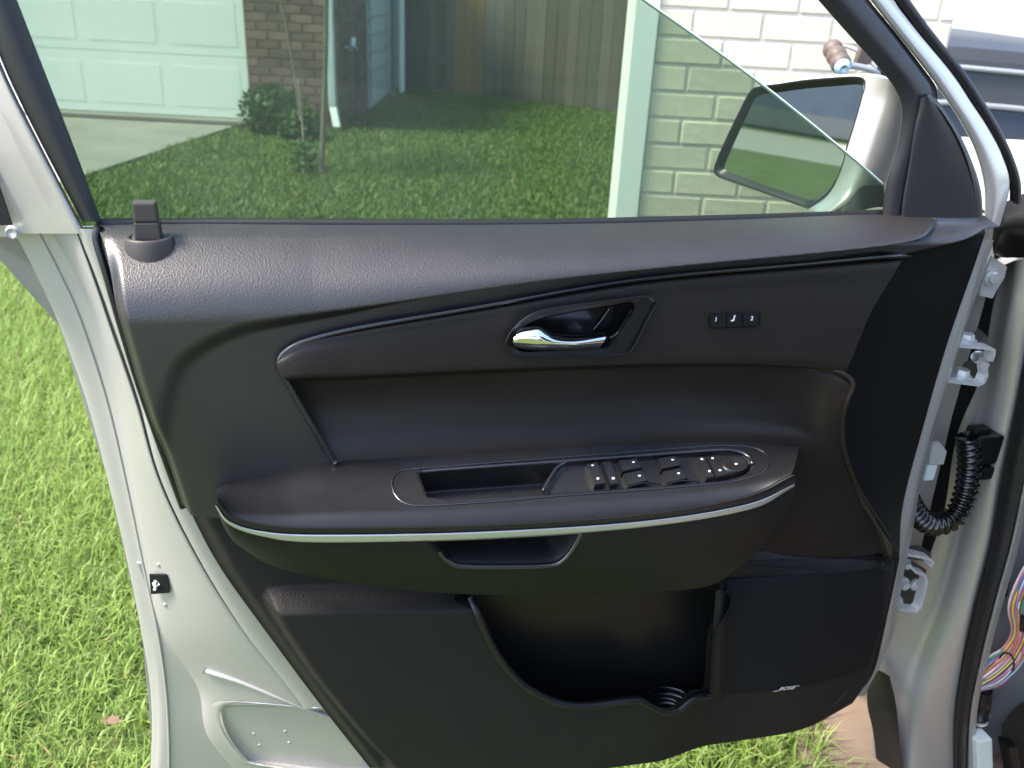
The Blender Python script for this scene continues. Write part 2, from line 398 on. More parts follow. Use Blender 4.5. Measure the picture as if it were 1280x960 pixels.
def blades(name, n, area, lmin, lmax, wid, seed, reject=None, label=None, gm='grass'):
    g = np.random.default_rng(seed)
    x = g.uniform(area[0], area[1], n); y = g.uniform(area[2], area[3], n)
    if reject is not None:
        k = ~reject(x, y); x, y = x[k], y[k]
    n = len(x)
    patch = 0.5 + 0.25 * np.sin(x * 3.1 + 1.7 * np.sin(y * 2.3)) + 0.25 * np.sin(y * 4.1 + x * 1.3)
    L = g.uniform(lmin, lmax, n) * (0.75 + 0.5 * patch); yaw = g.uniform(0, 2 * np.pi, n); lean = g.uniform(0.25, 1.25, n)
    wv = wid * g.uniform(0.6, 1.25, n)
    dx, dy = np.cos(yaw), np.sin(yaw); sx, sy = -dy, dx
    z0 = -0.012
    def pt(fr, a):   # along blade
        h = L * fr * np.cos(lean * a); q = L * fr * np.sin(lean * a); return x + dx * q, y + dy * q, z0 + h
    bx, by, bz = x, y, np.full(n, z0)
    mx, my, mz = pt(0.55, 0.6); tx, ty, tz = pt(1.0, 1.0)
    V = np.empty((n, 5, 3))
    for i, (px, py, pz, s) in enumerate(((bx, by, bz, -.5), (bx, by, bz, .5), (mx, my, mz, .46), (mx, my, mz, -.46), (tx, ty, tz, 0))):
        V[:, i, 0] = px + sx * wv * s; V[:, i, 1] = py + sy * wv * s; V[:, i, 2] = pz
    me = bpy.data.meshes.new(name)
    me.vertices.add(n * 5); me.vertices.foreach_set('co', V.reshape(-1))
    b5 = np.arange(n)[:, None] * 5
    loops = np.concatenate([b5 + np.array([[0, 1, 2, 3]]), b5 + np.array([[3, 2, 4]])], axis=1).reshape(-1)
    me.loops.add(len(loops)); me.loops.foreach_set('vertex_index', loops.astype(np.int32))
    me.polygons.add(n * 2)
    st = np.stack([np.arange(n) * 7, np.arange(n) * 7 + 4], 1).reshape(-1)
    me.polygons.foreach_set('loop_start', st.astype(np.int32))
    me.polygons.foreach_set('use_smooth', np.ones(n * 2, bool))
    at = me.attributes.new('tint', 'FLOAT', 'POINT')
    tv = np.clip(g.beta(2.2, 2.2, n) * 0.75 + 0.2 * patch, 0, 0.86); dead = g.random(n) < 0.015; tv[dead] = 1.0
    at.data.foreach_set('value', np.repeat(tv, 5).astype(np.float32))
    me.materials.append(M[gm]); me.update(calc_edges=True); me.validate()
    o = bpy.data.objects.new(name, me); COL.objects.link(o); o['kind'] = 'stuff'
    if label: o['label'] = label; o['category'] = 'grass'
    return o
def rej_near(x, y):
    edge = 0.66 + 0.05 * np.sin(y * 7) + 0.03 * np.sin(y * 19)
    return (x > edge) | (x < -3.12)
def rej_far(x, y):
    lim = -3.12 + (y - 5.2) * (0.40 / 3.42)
    fence = 12.35 - (x + 1.5) * 0.55
    return (x < lim) | (y > fence) | ((x < -1.74) & (y > 8.56)) | ((x > 0.33) & (y > 2.9) & (y < 3.3)) | ((x > 0.62) & (y < 3.02))
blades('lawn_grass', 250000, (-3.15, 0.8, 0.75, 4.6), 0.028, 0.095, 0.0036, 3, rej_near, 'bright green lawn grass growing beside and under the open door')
blades('far_lawn_grass', 170000, (-3.2, 3.2, 4.5, 13.0), 0.03, 0.07, 0.010, 4, rej_far, 'green lawn grass before the fence, seen through the tinted glass', 'grass_far_shaded')

# ------------------------------------------------------------------ bricks
def brick_mesh(name, w, h, d, m):
    me = bpy.data.meshes.new(name); v, f = box(-w / 2, w / 2, -d / 2, d / 2, -h / 2, h / 2, 0.004)
    me.from_pydata([tuple(q) for q in v], [], f); me.materials.append(M[m]); return me
def lay(parent, me, org, du, length, z0, z1, bw, bh, joint, off=Vector((0, 0, 0)), cut_mesh=None):
    rot = math.atan2(du.y, du.x); k = 0
    z = z0 + bh / 2
    while z < z1 - bh / 2 + 1e-4:
        s = -(bw / 2) if k % 2 else 0.0
        x = s + bw / 2
        while x < length + bw / 2 - 0.02:
            a, b = max(x - bw / 2, 0), min(x + bw / 2, length)
            if b - a > 0.03:
                o = bpy.data.objects.new('brick', me); COL.objects.link(o); o.parent = parent
                o.location = org + du * ((a + b) / 2) + Vector((0, 0, z)) + off + Vector((0, random.uniform(-.0015, .0015), 0)) - (parent.location if parent.type == 'EMPTY' else Vector())
                o.rotation_euler = (0, 0, rot); o.scale.x = (b - a) / bw
            x += bw + joint
        z += bh + joint; k += 1

# near pale brick wing wall with white corner board
WY = 2.95
xw = AtY(800, 120, WY).x
wall = thing('brick_wall', Vector((xw + 0.6, WY + 0.14, 0)), 'pale cream brick wall with white corner board behind the door mirror', 'wall')
core = mesh('mortar_core', box(xw + 0.01, xw + 0.94, WY + 0.004, WY + 0.20, 0, 2.6), 'mortar', wall, False)
bm_pale = brick_mesh('pale_brick', 0.205, 0.071, 0.10, 'brick_pale')
lay(wall, bm_pale, Vector((xw + 0.035, WY + 0.05, 0)), Vector((1, 0, 0)), 0.90, 0.0, 2.55, 0.205, 0.071, 0.011)
mesh('corner_board', box(xw - 0.045, xw + 0.032, WY - 0.012, WY + 0.22, 0, 2.6, 0.004), 'paintwhite', wall, False)

# neighbour house: garage door, brown brick, siding
HY = 8.62
house = thing('neighbour_house', Vector((-4.5, HY + 1, 0)), 'neighbour house with white garage door, brown brick corner and pale lap siding', 'house')
mesh('garage_wall', box(-9.5, -2.62, HY + 0.16, HY + 0.4, 2.3, 2.9), 'mortar2', house, False)
gx1 = -2.62
gdoor = mesh('garage_door', box(-8.0, gx1, HY + 0.10, HY + 0.14, 0.03, 2.3), 'paintwhite', house, False)
for k in range(4):
    z0 = 0.05 + k * 0.555
    mesh('door_section', box(-8.0, gx1 - 0.02, HY + 0.055, HY + 0.10, z0, z0 + 0.551, 0.003), 'paintwhite', gdoor, False)
    for q in range(7):
        x1 = gx1 - 0.10 - q * 0.75
        mesh('raised_panel', box(x1 - 0.64, x1, HY + 0.0525, HY + 0.056, z0 + 0.09, z0 + 0.455, 0.001), 'paintwhite', gdoor, False)
mesh('door_sill', box(-8.0, gx1, HY - 0.10, HY + 0.05, -0.02, 0.045, 0.005), 'concrete', house, False)
mesh('expansion_strip', box(-8.0, gx1 - 0.05, HY - 0.17, HY - 0.101, -0.02, 0.028), 'rust', house, False)
BX0, BX1 = gx1, -1.77
mesh('brick_core', box(BX0 + 0.01, BX1 - 0.012, HY + 0.012, HY + 1.6, 0, 2.6), 'mortar2', house, False)
bm_brown = brick_mesh('brown_brick', 0.20, 0.066, 0.10, 'brick_brown')
bw_front = mesh('brick_face', box(BX0 + 0.005, BX1 - 0.02, HY + 0.02, HY + 0.06, 0, 2.6), 'mortar2', house, False)
lay(bw_front, bm_brown, Vector((BX0, HY + 0.05, 0)), Vector((1, 0, 0)), BX1 - BX0, 0.0, 2.05, 0.20, 0.066, 0.012)
lay(bw_front, bm_brown, Vector((BX1 - 0.05, HY + 0.11, 0)), Vector((0, 1, 0)), 1.45, 0.0, 2.05, 0.20, 0.066, 0.012)
sw = mesh('siding_wall', box(-2.4, -1.745, HY + 1.62, HY + 4.3, 0, 2.9), 'siding', house, False)
for k in range(15):
    z = 0.06 + k * 0.18
    o = Vector((-1.745, HY + 1.62, z)); 
    mesh('siding_board', boxv(o, Vector((0.022, 0, 0)), Vector((0, 2.66, 0)), Vector((-0.016, 0, 0.176))), 'siding', sw, False)
ds_x = AtY(415, 60, HY).x
mesh('downspout', join(boxv(Vector((ds_x - 0.035, HY - 0.085, 0.22)), Vector((0.07, 0, 0)), Vector((0, 0.06, 0)), Vector((0, 0, 2.4)), 0.012),
                       boxv(Vector((ds_x - 0.03, HY - 0.085, 0.22)), Vector((0.07, 0, 0)), Vector((0, 0.06, 0)), Vector((0.06, -0.14, -0.16)), 0.01)), 'siding', house, False)
vp = Vector((-1.62, HY + 3.2, 0))
mesh('vent_pipe', cyl(vp, vp + Vector((0, 0, 2.6)), 0.04), 'paintwhite', house)
mesh('conduit', cyl(vp + Vector((-0.03, -0.55, 0)), vp + Vector((-0.03, -0.55, 2.6)), 0.025), 'roof', house)
hb = Vector((BX1 + 0.07, HY + 0.35, 0))
mesh('hose', tube([hb + Vector(q) for q in ((-.05, -.0, .72), (.03, -.02, .70), (.05, -.04, .5), (.03, -.06, .25), (.06, -.08, .1), (.14, -.2, .05), (.02, -.3, .06))], 0.012, 60, 8), 'rust', house)
mesh('hose_tap', join(cyl(hb + Vector((-.07, 0, .72)), hb + Vector((.05, 0, .72)), .018), cyl(hb + Vector((.0, -.04, .72)), hb + Vector((.0, .04, .80)), .03)), 'steel', house)

# fence
fa, fb = Vector((-2.15, 12.74, 0)), Vector((3.6, 9.6, 0))
fd = (fb - fa).normalized(); fn = Vector((fd.y, -fd.x, 0))
fence = thing('board_fence', (fa + fb) / 2, 'weathered grey wooden board fence behind the lawn', 'fence')
nb = int((fb - fa).length / 0.147)
for z in (0.35, 1.1, 1.75):
    mesh('fence_rail', boxv(fa - fn * 0.09 + Vector((0, 0, z)), fd * (fb - fa).length, fn * 0.04, Vector((0, 0, 0.09))), 'wood_old', fence, False)
bmesh_cache = {}
for k in range(nb):
    p = fa + fd * (k * 0.147)
    px = proj(p + Vector((0, 0, 0.5)))[0]
    new = 556 < px < 596
    w = 0.141; h = 1.9 + random.uniform(-.02, .02)
    o = mesh('fence_board', boxv(Vector((-w / 2, 0, 0)), Vector((w, 0, 0)), Vector((0, 0.02, 0)), Vector((random.uniform(-.006, .006), 0, h)), 0.002), 'wood_new' if new else 'wood_old', fence, False)
    o.location = p + fd * 0.07 + fn * (random.uniform(-.006, .006) - 0.046 + (0.012 if new else 0)) + Vector((0, 0, 0.015)) - fence.location
    o.rotation_euler = (0, 0, math.atan2(fd.y, fd.x) + random.uniform(-.02, .02))

# leaf clouds
def leaves(name, n, centre, rad, size, parent, seed, m='leaf'):
    g = np.random.default_rng(seed); V, F_ = [], []; T = []
    for i in range(n):
        d = Vector(g.normal(size=3)).normalized() * (g.random() ** 0.45)
        p = centre + Vector((d.x * rad[0], d.y * rad[1], d.z * rad[2]))
        a = Vector(g.normal(size=3)).normalized(); b = a.cross(Vector(g.normal(size=3))).normalized(); s = size * g.uniform(.6, 1.3)
        k = len(V); V += [p - a * s, p + b * s * .42, p + a * s, p - b * s * .42]; F_.append((k, k + 1, k + 2, k + 3)); T += [g.random() * .85] * 4
    o = mesh(name, (V, F_), m, parent)
    at = o.data.attributes.new('tint', 'FLOAT', 'POINT'); at.data.foreach_set('value', np.array(T, np.float32)); return o
tb = G(398, 216)
tree = thing('young_tree', tb, 'thin young tree with leaning stake standing on the far lawn', 'tree')
def stem(px0, py0, px1, py1, y0, y1, r0, r1, nm):
    a = AtY(px0, py0, y0); b = AtY(px1, py1, y1); a.z = max(a.z, -0.02)
    mid = a.lerp(b, .5) + Vector((.015, 0, 0))
    return mesh(nm, tube([a, mid, b], r0, 24, 8, rfun=lambda t: 1 + (r1 / r0 - 1) * t), 'bark', tree)
stem(402, 216, 408, -130, tb.y, tb.y + 0.05, 0.020, 0.013, 'trunk')
stem(380, 222, 372, 100, tb.y - .1, tb.y + .3, 0.011, 0.006, 'branch')
stem(376, 150, 345, -30, tb.y + .1, tb.y + .3, 0.009, 0.006, 'branch')
leaves('crown', 700, AtY(365, -70, tb.y + .2), (.55, .5, .30), .04, tree, 5)
leaves('base_leaves', 170, tb + Vector((-.10, 0, .13)), (.11, .12, .15), .028, tree, 6)
for i, (px, py, s) in enumerate(((345, 160, .24), (375, 172, .15))):
    b = AtY(px, py, HY - .35 - i * .25); b.z = 0
    sh = thing('shrub', b, ('rounded green shrub at the foot of the brown brick corner', 'small dark weedy shrub between the brick corner and the young tree')[i], 'shrub', 'shrubs by the brick corner')
    leaves('foliage', 1300 - i * 500, b + Vector((0, 0, s * .8)), (s * 1.4, s, s), .035, sh, 20 + i)
    mesh('stem', tube([b, b + Vector((.01, 0, s * .5)), b + Vector((.0, .01, s))], .008, 10, 6), 'bark', sh)

# far house across the street, reflected in the door mirror
fh = thing('far_house', Vector((-32, 3, 0)), 'grey house across the street, reflected in the door mirror', 'house')
mesh('wall', box(-36, -30, -14, 16, 0.6, 3.0), 'farwall', fh, False)
mesh('base', box(-36.1, -29.9, -14.1, 16.1, 0, 0.6), 'beige', fh, False)
mesh('roof', ([Vector(q) for q in ((-29.3, -15, 2.95), (-29.3, 17, 2.95), (-33, 17, 5.2), (-33, -15, 5.2), (-36.7, -15, 2.95), (-36.7, 17, 2.95))], [(0, 1, 2, 3), (3, 2, 5, 4), (0, 3, 4), (1, 5, 2)]), 'roof', fh, False)
for y in (-9, -3, 4, 10):
    w = mesh('window', box(-29.99, -29.9, y, y + 1.6, 1.0, 2.3), 'paintwhite', fh, False); mesh('pane', box(-29.9, -29.88, y + .1, y + 1.5, 1.1, 2.2), 'darkglass', w, False)

for i, (tx, ty, th) in enumerate(((-28.0, -3.5, 4.6), (-28.5, -9.5, 4.2), (-27.5, 8.5, 5.0))):
    tr = thing('street_tree', Vector((tx, ty, 0)), ('leafy street tree before the grey house, seen only in the door mirror', 'second leafy street tree, seen only in the door mirror', 'large leafy tree across the street, seen only in the door mirror')[i], 'tree', 'trees along the street')
    mesh('trunk', tube([Vector((tx, ty, 0)), Vector((tx + .05, ty, th * .3)), Vector((tx, ty + .1, th * .6))], .11, 16, 10, rfun=lambda t: 1 - .4 * t), 'bark', tr)
    leaves('crown', 1400, Vector((tx, ty, th * .72)), (th * .38, th * .38, th * .34), .13, tr, 40 + i)
# leaf on the grass
lp = G(140, 902, 0.055)
lr = [(.021, 0), (.012, .006), (.010, .011), (.003, .009), (-.004, .012), (-.009, .006), (-.019, .004), (-.015, -.002), (-.010, -.007), (-.002, -.006), (.004, -.010), (.011, -.005)]
lv = [lp + Vector((a, b, .35 * abs(b) + .12 * abs(a) + .002 * math.sin(a * 900))) for a, b in lr] + [lp + Vector((.011, 0, .0)), lp + Vector((-.009, 0, .001))]
lf = [(0, 1, 12), (1, 2, 12), (2, 3, 12), (3, 13, 12), (3, 4, 13), (4, 5, 13), (5, 6, 13), (6, 7, 13), (7, 8, 13), (8, 9, 13), (9, 12, 13), (9, 10, 12), (10, 11, 12), (11, 0, 12)]
tag(mesh('dry_leaf', (lv, lf), 'leafdry', None, False), 'curled brown dry leaf lying in the grass left of the door', 'leaf')

# =================================================================== THE OPEN DOOR
HG = Vector((0.60, 1.09, 0)); ca = RAD(80)
CF = Vector((math.cos(ca), math.sin(ca), 0)); CI = Vector((math.sin(ca), -math.cos(ca), 0))
def C(a, b, z): return HG + CF * a + CI * b + ZV * z
car = thing('car', C(-.6, .9, 0), 'silver car with its black-trimmed front door standing open and window half lowered', 'car')
door = car

# ---- upper trim: belt ledge, brow, face, swept front end
eL = [uv(228, 632, .045), uv(210, 580, .047), uv(178, 490, .047), uv(152, 400, .045), uv(133, 320, .03), uv(122, 281, -.006)]
eR = [uv(1124, 696, .0), uv(1129, 630, .0), uv(1155, 530, .0), uv(1184, 430, .0), uv(1217, 335, .0), uv(1238, 272, .0)]
eT = [uv(122, 281, -.006), uv(250, 280, -.006), uv(450, 281, -.006), uv(700, 280, -.006), uv(900, 275, -.006), uv(1100, 268, -.006), uv(1238, 272, .0)]
eB = [uv(228, 632, .045), uv(400, 640, .04), uv(650, 650, .04), uv(900, 660, .04), uv(950, 700, .04), uv(1124, 696, .0)]
U, V = coons(eL, eR, eT, eB, 420, 300)
beltU = [p[0] for p in c2([(60, 281, -.006), (250, 280, -.006), (450, 281, -.006), (700, 280, -.006), (900, 275, -.006), (1100, 268, -.006), (1260, 270, 0)], 0, 80)]
belt = c2([(60, 281, -.006), (250, 280, -.006), (450, 281, -.006), (700, 280, -.006), (900, 275, -.006), (1100, 268, -.006), (1260, 270, 0)], 0, 80)
VT = np.interp(U, [p[0] for p in belt], [p[1] for p in belt])
browpx = [(196, 640), (200, 580), (205, 530), (216, 480), (236, 446), (290, 416), (350, 403), (450, 388), (650, 356), (850, 334), (1000, 320), (1140, 306), (1190, 296), (1250, 283)]
brow = c2(browpx, .066, 160)
BV = np.interp(U, [p[0] for p in brow[45:]], [p[1] for p in brow[45:]])
T = np.clip(VT - BV, .022, .085)
t = np.clip((VT - V) / T, 0, 1)
W = -.006 + .074 * (1 - (1 - t) ** 2.0) + .004 * sst(0, .12, t)
# left end rolls back to the shell
W = W - .020 * (1 - sst(0, .012, U - np.interp(V, V[:, 0], U[:, 0])))* sst(0, .05, VT - V)
rec = brow + [(brow[-1][0] + .3, brow[-1][1] + .05), (brow[-1][0] + .3, -.9), (brow[0][0], -.9)]
S = sdf(rec, U, V)
du = sst(uv(220, 400, .06)[0], uv(640, 400, .06)[0], U)
ew = .020 * (1 - du) + .0055 * du
W = W - (.008 + .018 * du) * sst(-.5, .5, S / ew)

# front sweep
endpx = [(1160, 312), (1138, 322), (1100, 375), (1075, 420), (1059, 465), (1055, 520), (1066, 590), (1090, 640), (1122, 692)]
ende = c2(endpx, .055, 80)
EU = np.interp(V, [p[1] for p in ende[::-1]], [p[0] for p in ende[::-1]])
led = c2([(1040, 333), (1140, 319), (1237, 298), (1260, 294)], .055, 30)
LVv = np.interp(U, [p[0] for p in led], [p[1] for p in led])
below = sst(0, .006, LVv - V)
RUe = np.interp(V, V[:, -1], U[:, -1])
x = np.clip((U - EU) / np.maximum(RUe - EU, .01), 0, 1)
W = W - below * (.012 * sst(0, .006, U - EU) + .034 * x ** 1.1)
W = np.maximum(W, np.where(below > .5, -.004, -.01))
hole = c2([(354, 448), (375, 431), (450, 414), (600, 388), (800, 354), (1000, 335), (1128, 324), (1086, 392), (1056, 468), (1052, 540), (1062, 590), (1086, 640), (1112, 684), (1114, 730), (1000, 735), (900, 725), (870, 660), (470, 640), (418, 580), (392, 535), (358, 474), (349, 460)], .058, 220, True)
W = W - .030 * sst(-.0015, .0030, sdf(hole, U, V))
fcell = (below[:-1, :-1] > .5) & ((U - EU)[:-1, :-1] > .002)
up = hfmesh('upper_trim', U, V, W, 'grain', door, ~fcell)
fep = hfmesh('front_end_panel', U, V, W, 'endblack', door, fcell)
W_up = (U, V, W)
def upW(px, py, U=U, V=V, W=W):
    """depth of the upper trim under a pixel (two-step search)"""
    w = .05
    for _ in range(6):
        a, b = uv(px, py, w); i = np.argmin((U - a) ** 2 + (V - b) ** 2); w = float(W.flat[i])
    return w

# edge lip of the trim at the shell side
mesh('trim_edge', tube(Pr([(124, 282, .0), (121, 300, .004), (134, 345, .012), (152, 408, .016), (178, 492, .018), (210, 582, .018), (229, 634, .018)]), .004, 80, 8), 'smooth', up)

# ---- upper insert (grained, carries handle)
it = [(353, 444), (375, 428), (450, 411), (600, 385), (800, 351), (1000, 332), (1130, 321)]
im = [(346, 457), (395, 441), (455, 438), (600, 423), (800, 402), (980, 394), (1088, 392)]
ib = [(356, 474), (395, 472), (450, 470), (600, 463), (830, 455), (990, 457), (1057, 467)]
sh_ = lambda s, k, w: [(a, b + k, w) for a, b in s]
def fw(px): 
    t_ = min(max((px - 220) / 420, 0), 1); return .064 - .018 * t_ * t_ * (3 - 2 * t_) - .050
sh_ = lambda s, k, w: [(a, b + k, w + fw(a)) for a, b in s]
def mid_(s, q, f, w): return [(a + (c - a) * f, b + (d - b) * f, w + fw(a)) for (a, b), (c, d) in zip(s, q)]
rows = [sh_(it, 0, .044), mid_(it, im, .10, .058), mid_(it, im, .45, .061), sh_(im, 0, .064), mid_(im, ib, .6, .066), mid_(im, ib, .93, .066), sh_(ib, 1, .062), sh_(ib, 4, .046)]
ins_v, ins_f = loft([Pr(r) for r in rows], 200, 8)
bez_o = [(632, 432), (635, 420), (647, 405), (673, 389), (726, 380), (770, 374.5), (806, 370), (817, 372), (818.5, 381), (806, 405), (791, 434), (777, 442.5), (726, 444), (690, 445), (660, 446), (641, 442)]
bez_i = [(640, 429), (643, 419), (653, 409), (678, 397), (726, 387), (762, 381.5), (786, 377.5), (793, 380), (793, 387), (783, 405), (771, 423), (757, 435), (720, 438), (690, 439), (660, 440), (646, 437)]
def inpoly(poly, x, y):
    c = False; n = len(poly)
    for i in range(n):
        ax, ay = poly[i]; bx, by = poly[(i + 1) % n]
        if (ay > y) != (by > y) and x < (bx - ax) * (y - ay) / (by - ay) + ax: c = not c
    return c
prj = [proj(v) for v in ins_v]
mids_o = [((a + c) / 2, (b + d) / 2) for (a, b), (c, d) in zip(bez_o, bez_i)]
ins_f = [q for q in ins_f if not inpoly(mids_o, sum(prj[i][0] for i in q) / 4, sum(prj[i][1] for i in q) / 4)]
ins = mesh('upper_insert', (ins_v, ins_f), 'insert', door)
mesh('insert_bead', tube(Pr([(a, b, .057 + fw(a)) for a, b in ((419, 578), (394, 537), (372, 500), (357, 474), (349, 460), (350, 447), (361, 436), (385, 425), (450, 409), (600, 383), (800, 349), (1000, 330.5), (1085, 322.5), (1122, 320))] + [(1140, 321, .022)]), .0028, 240, 10), 'rim', ins)

# ---- lower insert (smooth vinyl)
rows = [
 [(357, 470, .046), (395, 468, .046), (600, 459, .046), (850, 452, .047), (990, 454, .05), (1045, 463, .058), (1067, 478, .064)],
 [(364, 484, .041), (400, 481, .041), (600, 473, .041), (850, 465, .042), (990, 470, .050), (1042, 478, .062), (1066, 487, .068)],
 [(378, 512, .038), (415, 508, .038), (600, 498, .038), (850, 489, .039), (990, 500, .047), (1035, 508, .060), (1057, 510, .066)],
 [(396, 547, .045), (430, 541, .045), (600, 531, .045), (850, 521, .046), (990, 531, .050), (1033, 543, .056), (1053, 545, .058)],
 [(417, 580, .058), (450, 577, .058), (600, 571, .058), (850, 560, .058), (990, 566, .056), (1036, 585, .053), (1060, 590, .050)],
 [(450, 640, .058), (480, 640, .058), (600, 640, .058), (850, 640, .058), (960, 690, .046), (1050, 697, .040), (1108, 690, .030)]]
low = mesh('lower_insert', loft([Pr(r) for r in rows], 200, 9), 'vinyl', door)
mesh('insert_lip', tube(Pr([(985, 459, .040), (1015, 461, .051), (1045, 464, .060), (1062, 473, .066), (1066, 484, .069), (1058, 505, .067), (1053, 530, .061), (1057, 570, .054), (1075, 615, .046), (1100, 655, .036), (1120, 688, .022)]), .0030, 120, 10), 'vinyl', low)

# ---- armrest
ab = [(268, 611), (288, 600), (350, 588), (417, 576), (600, 565), (800, 554), (930, 552), (999, 559)]
af = [(272, 622), (292, 640), (330, 650), (400, 654), (600, 651), (800, 638), (930, 616), (992, 588)]
NA = 260
def crow(s, w): return curve(Pr([(a, b, w) for a, b in s]), NA)
def aline(s): return [(p.x, p.y) for p in curve([Vector((a, b, 0)) for a, b in s], NA)]
ABp, AFp = aline(ab), aline(af)
def armW(px, py):
    best = min(range(NA), key=lambda i: abs((ABp[i][0] + AFp[i][0]) / 2 - px))
    yb = np.interp(px, [p[0] for p in ABp], [p[1] for p in ABp]); yf = np.interp(px, [p[0] for p in AFp], [p[1] for p in AFp])
    s = (py - yb) / max(yf - yb, 1); return .056 + .084 * s
def AP(px, py, h=0.0):
    p = P(px, py, armW(px, py)); return p + ANORM * h
_a, _b, _c = P(600, 580, armW(600, 580)), P(800, 575, armW(800, 575)), P(700, 640, armW(700, 640))
ANORM = (_b - _a).cross(_a - _c).normalized()
if ANORM.z < 0: ANORM = -ANORM
# top surface grid with the pull pocket and switch well sunk into it
pock = [(524, 590), (560, 587), (640, 582), (704, 578), (694, 590), (684, 604), (676, 617), (640, 620), (560, 623), (536, 621), (530, 606)]
well = [(694, 590), (706, 578), (800, 571), (900, 563.5), (930, 567), (941, 578), (936, 591), (915, 600), (800, 609), (676, 618), (683, 604)]
NS = 90
gp, gw = [], []
for j in range(NS + 1):
    s = j / NS
    for i in range(NA):
        gp.append((ABp[i][0] + (AFp[i][0] - ABp[i][0]) * s, ABp[i][1] + (AFp[i][1] - ABp[i][1]) * s)); gw.append(.056 + .084 * s)
gx = np.array([p[0] for p in gp]); gy = np.array([p[1] for p in gp])
sp = sdf(pock, gx, gy); swl = sdf(well, gx, gy)
dep = .030 * sst(-1, 6, sp) + .006 * sst(-1, 3.0, swl) * (1 - sst(-1, 6, sp))
edge = np.minimum(np.array([j / NS for j in range(NS + 1) for i in range(NA)]), 1)
roll = .0065 * np.clip((edge - .80) / .20, 0, 1) ** 2
V_ = []
for k, (p, w) in enumerate(zip(gp, gw)):
    q = P(p[0], p[1], w); V_.append(q - ANORM * float(dep[k] + roll[k]))
F_ = [(j * NA + i, j * NA + i + 1, (j + 1) * NA + i + 1, (j + 1) * NA + i) for j in range(NS) for i in range(NA - 1)]
a1 = [(269, 624), (289, 645), (328, 657), (400, 661), (600, 658), (800, 645), (932, 623), (996, 594)]
st = [(269.5, 630), (287, 651), (326, 663), (400, 667.5), (600, 664), (800, 651), (932, 630), (994, 604)]
top_rows = [[p - ANORM * .0065 for p in crow(af, .140)], [p - ANORM * .004 for p in crow([(a, b + 3) for a, b in af], .1440)], crow(a1, .1435), crow(st, .1405), crow([(a, b + 2) for a, b in st], .136)]
arm = mesh('armrest', join((V_, F_), loft(top_rows, NA, 5, raw=True)), 'soft', door)
# satin strip
sb_ = [(269.6, 632), (288, 656), (328, 670), (400, 677.5), (600, 673), (800, 659), (934, 637), (993, 607)]
strip = mesh('satin_strip', loft([crow(st, .1385), crow([(a, b + 1.2) for a, b in st], .1425), crow(sb_, .1405), crow([(a, b + 1.5) for a, b in sb_], .134)], NA, 4, raw=True, smooth_rows=False), 'satin', door)
# lower body with pull cup
bl = [(272, 636), (300, 664), (345, 692), (420, 711), (520, 726), (650, 733), (790, 731), (872, 724), (908, 704), (948, 664), (990, 612)]
NB = 300
kk = np.linspace(0, 1, NB); endf = np.clip(np.minimum(kk / .05, (1 - kk) / .12), 0, 1); endf = endf * (2 - endf)
wt = .120 + .018 * endf; wb = .108 - .044 * endf
tp = curve([Vector((a, b, 0)) for a, b in ((270, 634), (288, 657), (328, 671), (400, 678), (600, 674), (800, 660), (934, 638), (992, 609))], NB)
bt = curve([Vector((a, b, 0)) for a, b in bl], NB)
LT = np.array([uv(p.x, p.y, w) for p, w in zip(tp, wt)]); LB = np.array([uv(p.x, p.y, w) for p, w in zip(bt, wb)])
tt = np.linspace(0, 1, 110)[:, None, None]
S2 = (1 - tt) * LT[None] + tt * LB[None]
U2, V2 = S2[..., 0], S2[..., 1]
s2 = np.broadcast_to(tt[..., 0], U2.shape)
prf = .62 * s2 ** 1.4 + .38 * sst(.88, 1.0, s2)
W2 = wt[None] + (wb - wt)[None] * prf
cup = c2([(536, 672, .137), (548, 690, .135), (562, 703, .134), (580, 707, .134), (640, 708, .134), (690, 706, .134), (706, 698, .135), (718, 682, .136), (728, 662, .137), (700, 640, .137), (560, 650, .137)], 0, 120, True)
sc_ = sdf(cup, U2, V2)
W2 = W2 - .042 * sst(-.002, .016, sc_)
body = hfmesh('armrest_body', U2, V2, W2, 'matte', door)
mesh('pull_cup_edge', tube(Pr([(548, 688, .1335), (560, 701, .133), (578, 707.5, .133), (640, 708.5, .133), (688, 706.5, .133), (705, 699, .1335), (718, 682, .134), (727, 664, .134)]), .0028, 80, 8), 'rim', body)

# ---- switch panel on the armrest
bzl = [(490, 604), (493, 594), (506, 587.5), (560, 583), (650, 576), (760, 567.5), (860, 559.5), (910, 557), (946, 561), (960, 573), (958, 586), (938, 597), (900, 604), (800, 613), (700, 620), (620, 627), (530, 632), (504, 628), (493, 617)]
ring = curve([Vector((a, b, 0)) for a, b in bzl], 220, True)
sp_panel = mesh('switch_panel', tube([AP(p.x, p.y, .0002) for p in ring], .0013, closed=True, raw=True, s=6), 'rim', door)
mesh('pocket_rim', tube([AP(a, b, .0006) for a, b in ((525, 590), (560, 587), (640, 581.5), (720, 576), (800, 570), (880, 564), (905, 563), (926, 566), (937, 573), (940, 581))], .0026, 120, 8), 'rim', sp_panel)
mesh('pocket_rim', tube([AP(a, b, .0006) for a, b in ((709, 577), (697, 584), (688, 596), (681, 608), (679, 614))], .0018, 40, 8), 'rim', sp_panel)
mesh('pocket_mat', tube([AP(a, b, -.022) for a, b in ((560, 617), (600, 615), (676, 611))], .0012, 30, 6), 'switch', sp_panel)
def sw_pad(c, h, nm='switch', parent=sp_panel, base=-.006):
    pts = [AP(x, y, base) for x, y in c]
    return mesh(nm, pad(pts, ANORM * h, .07), 'switch', parent, False)
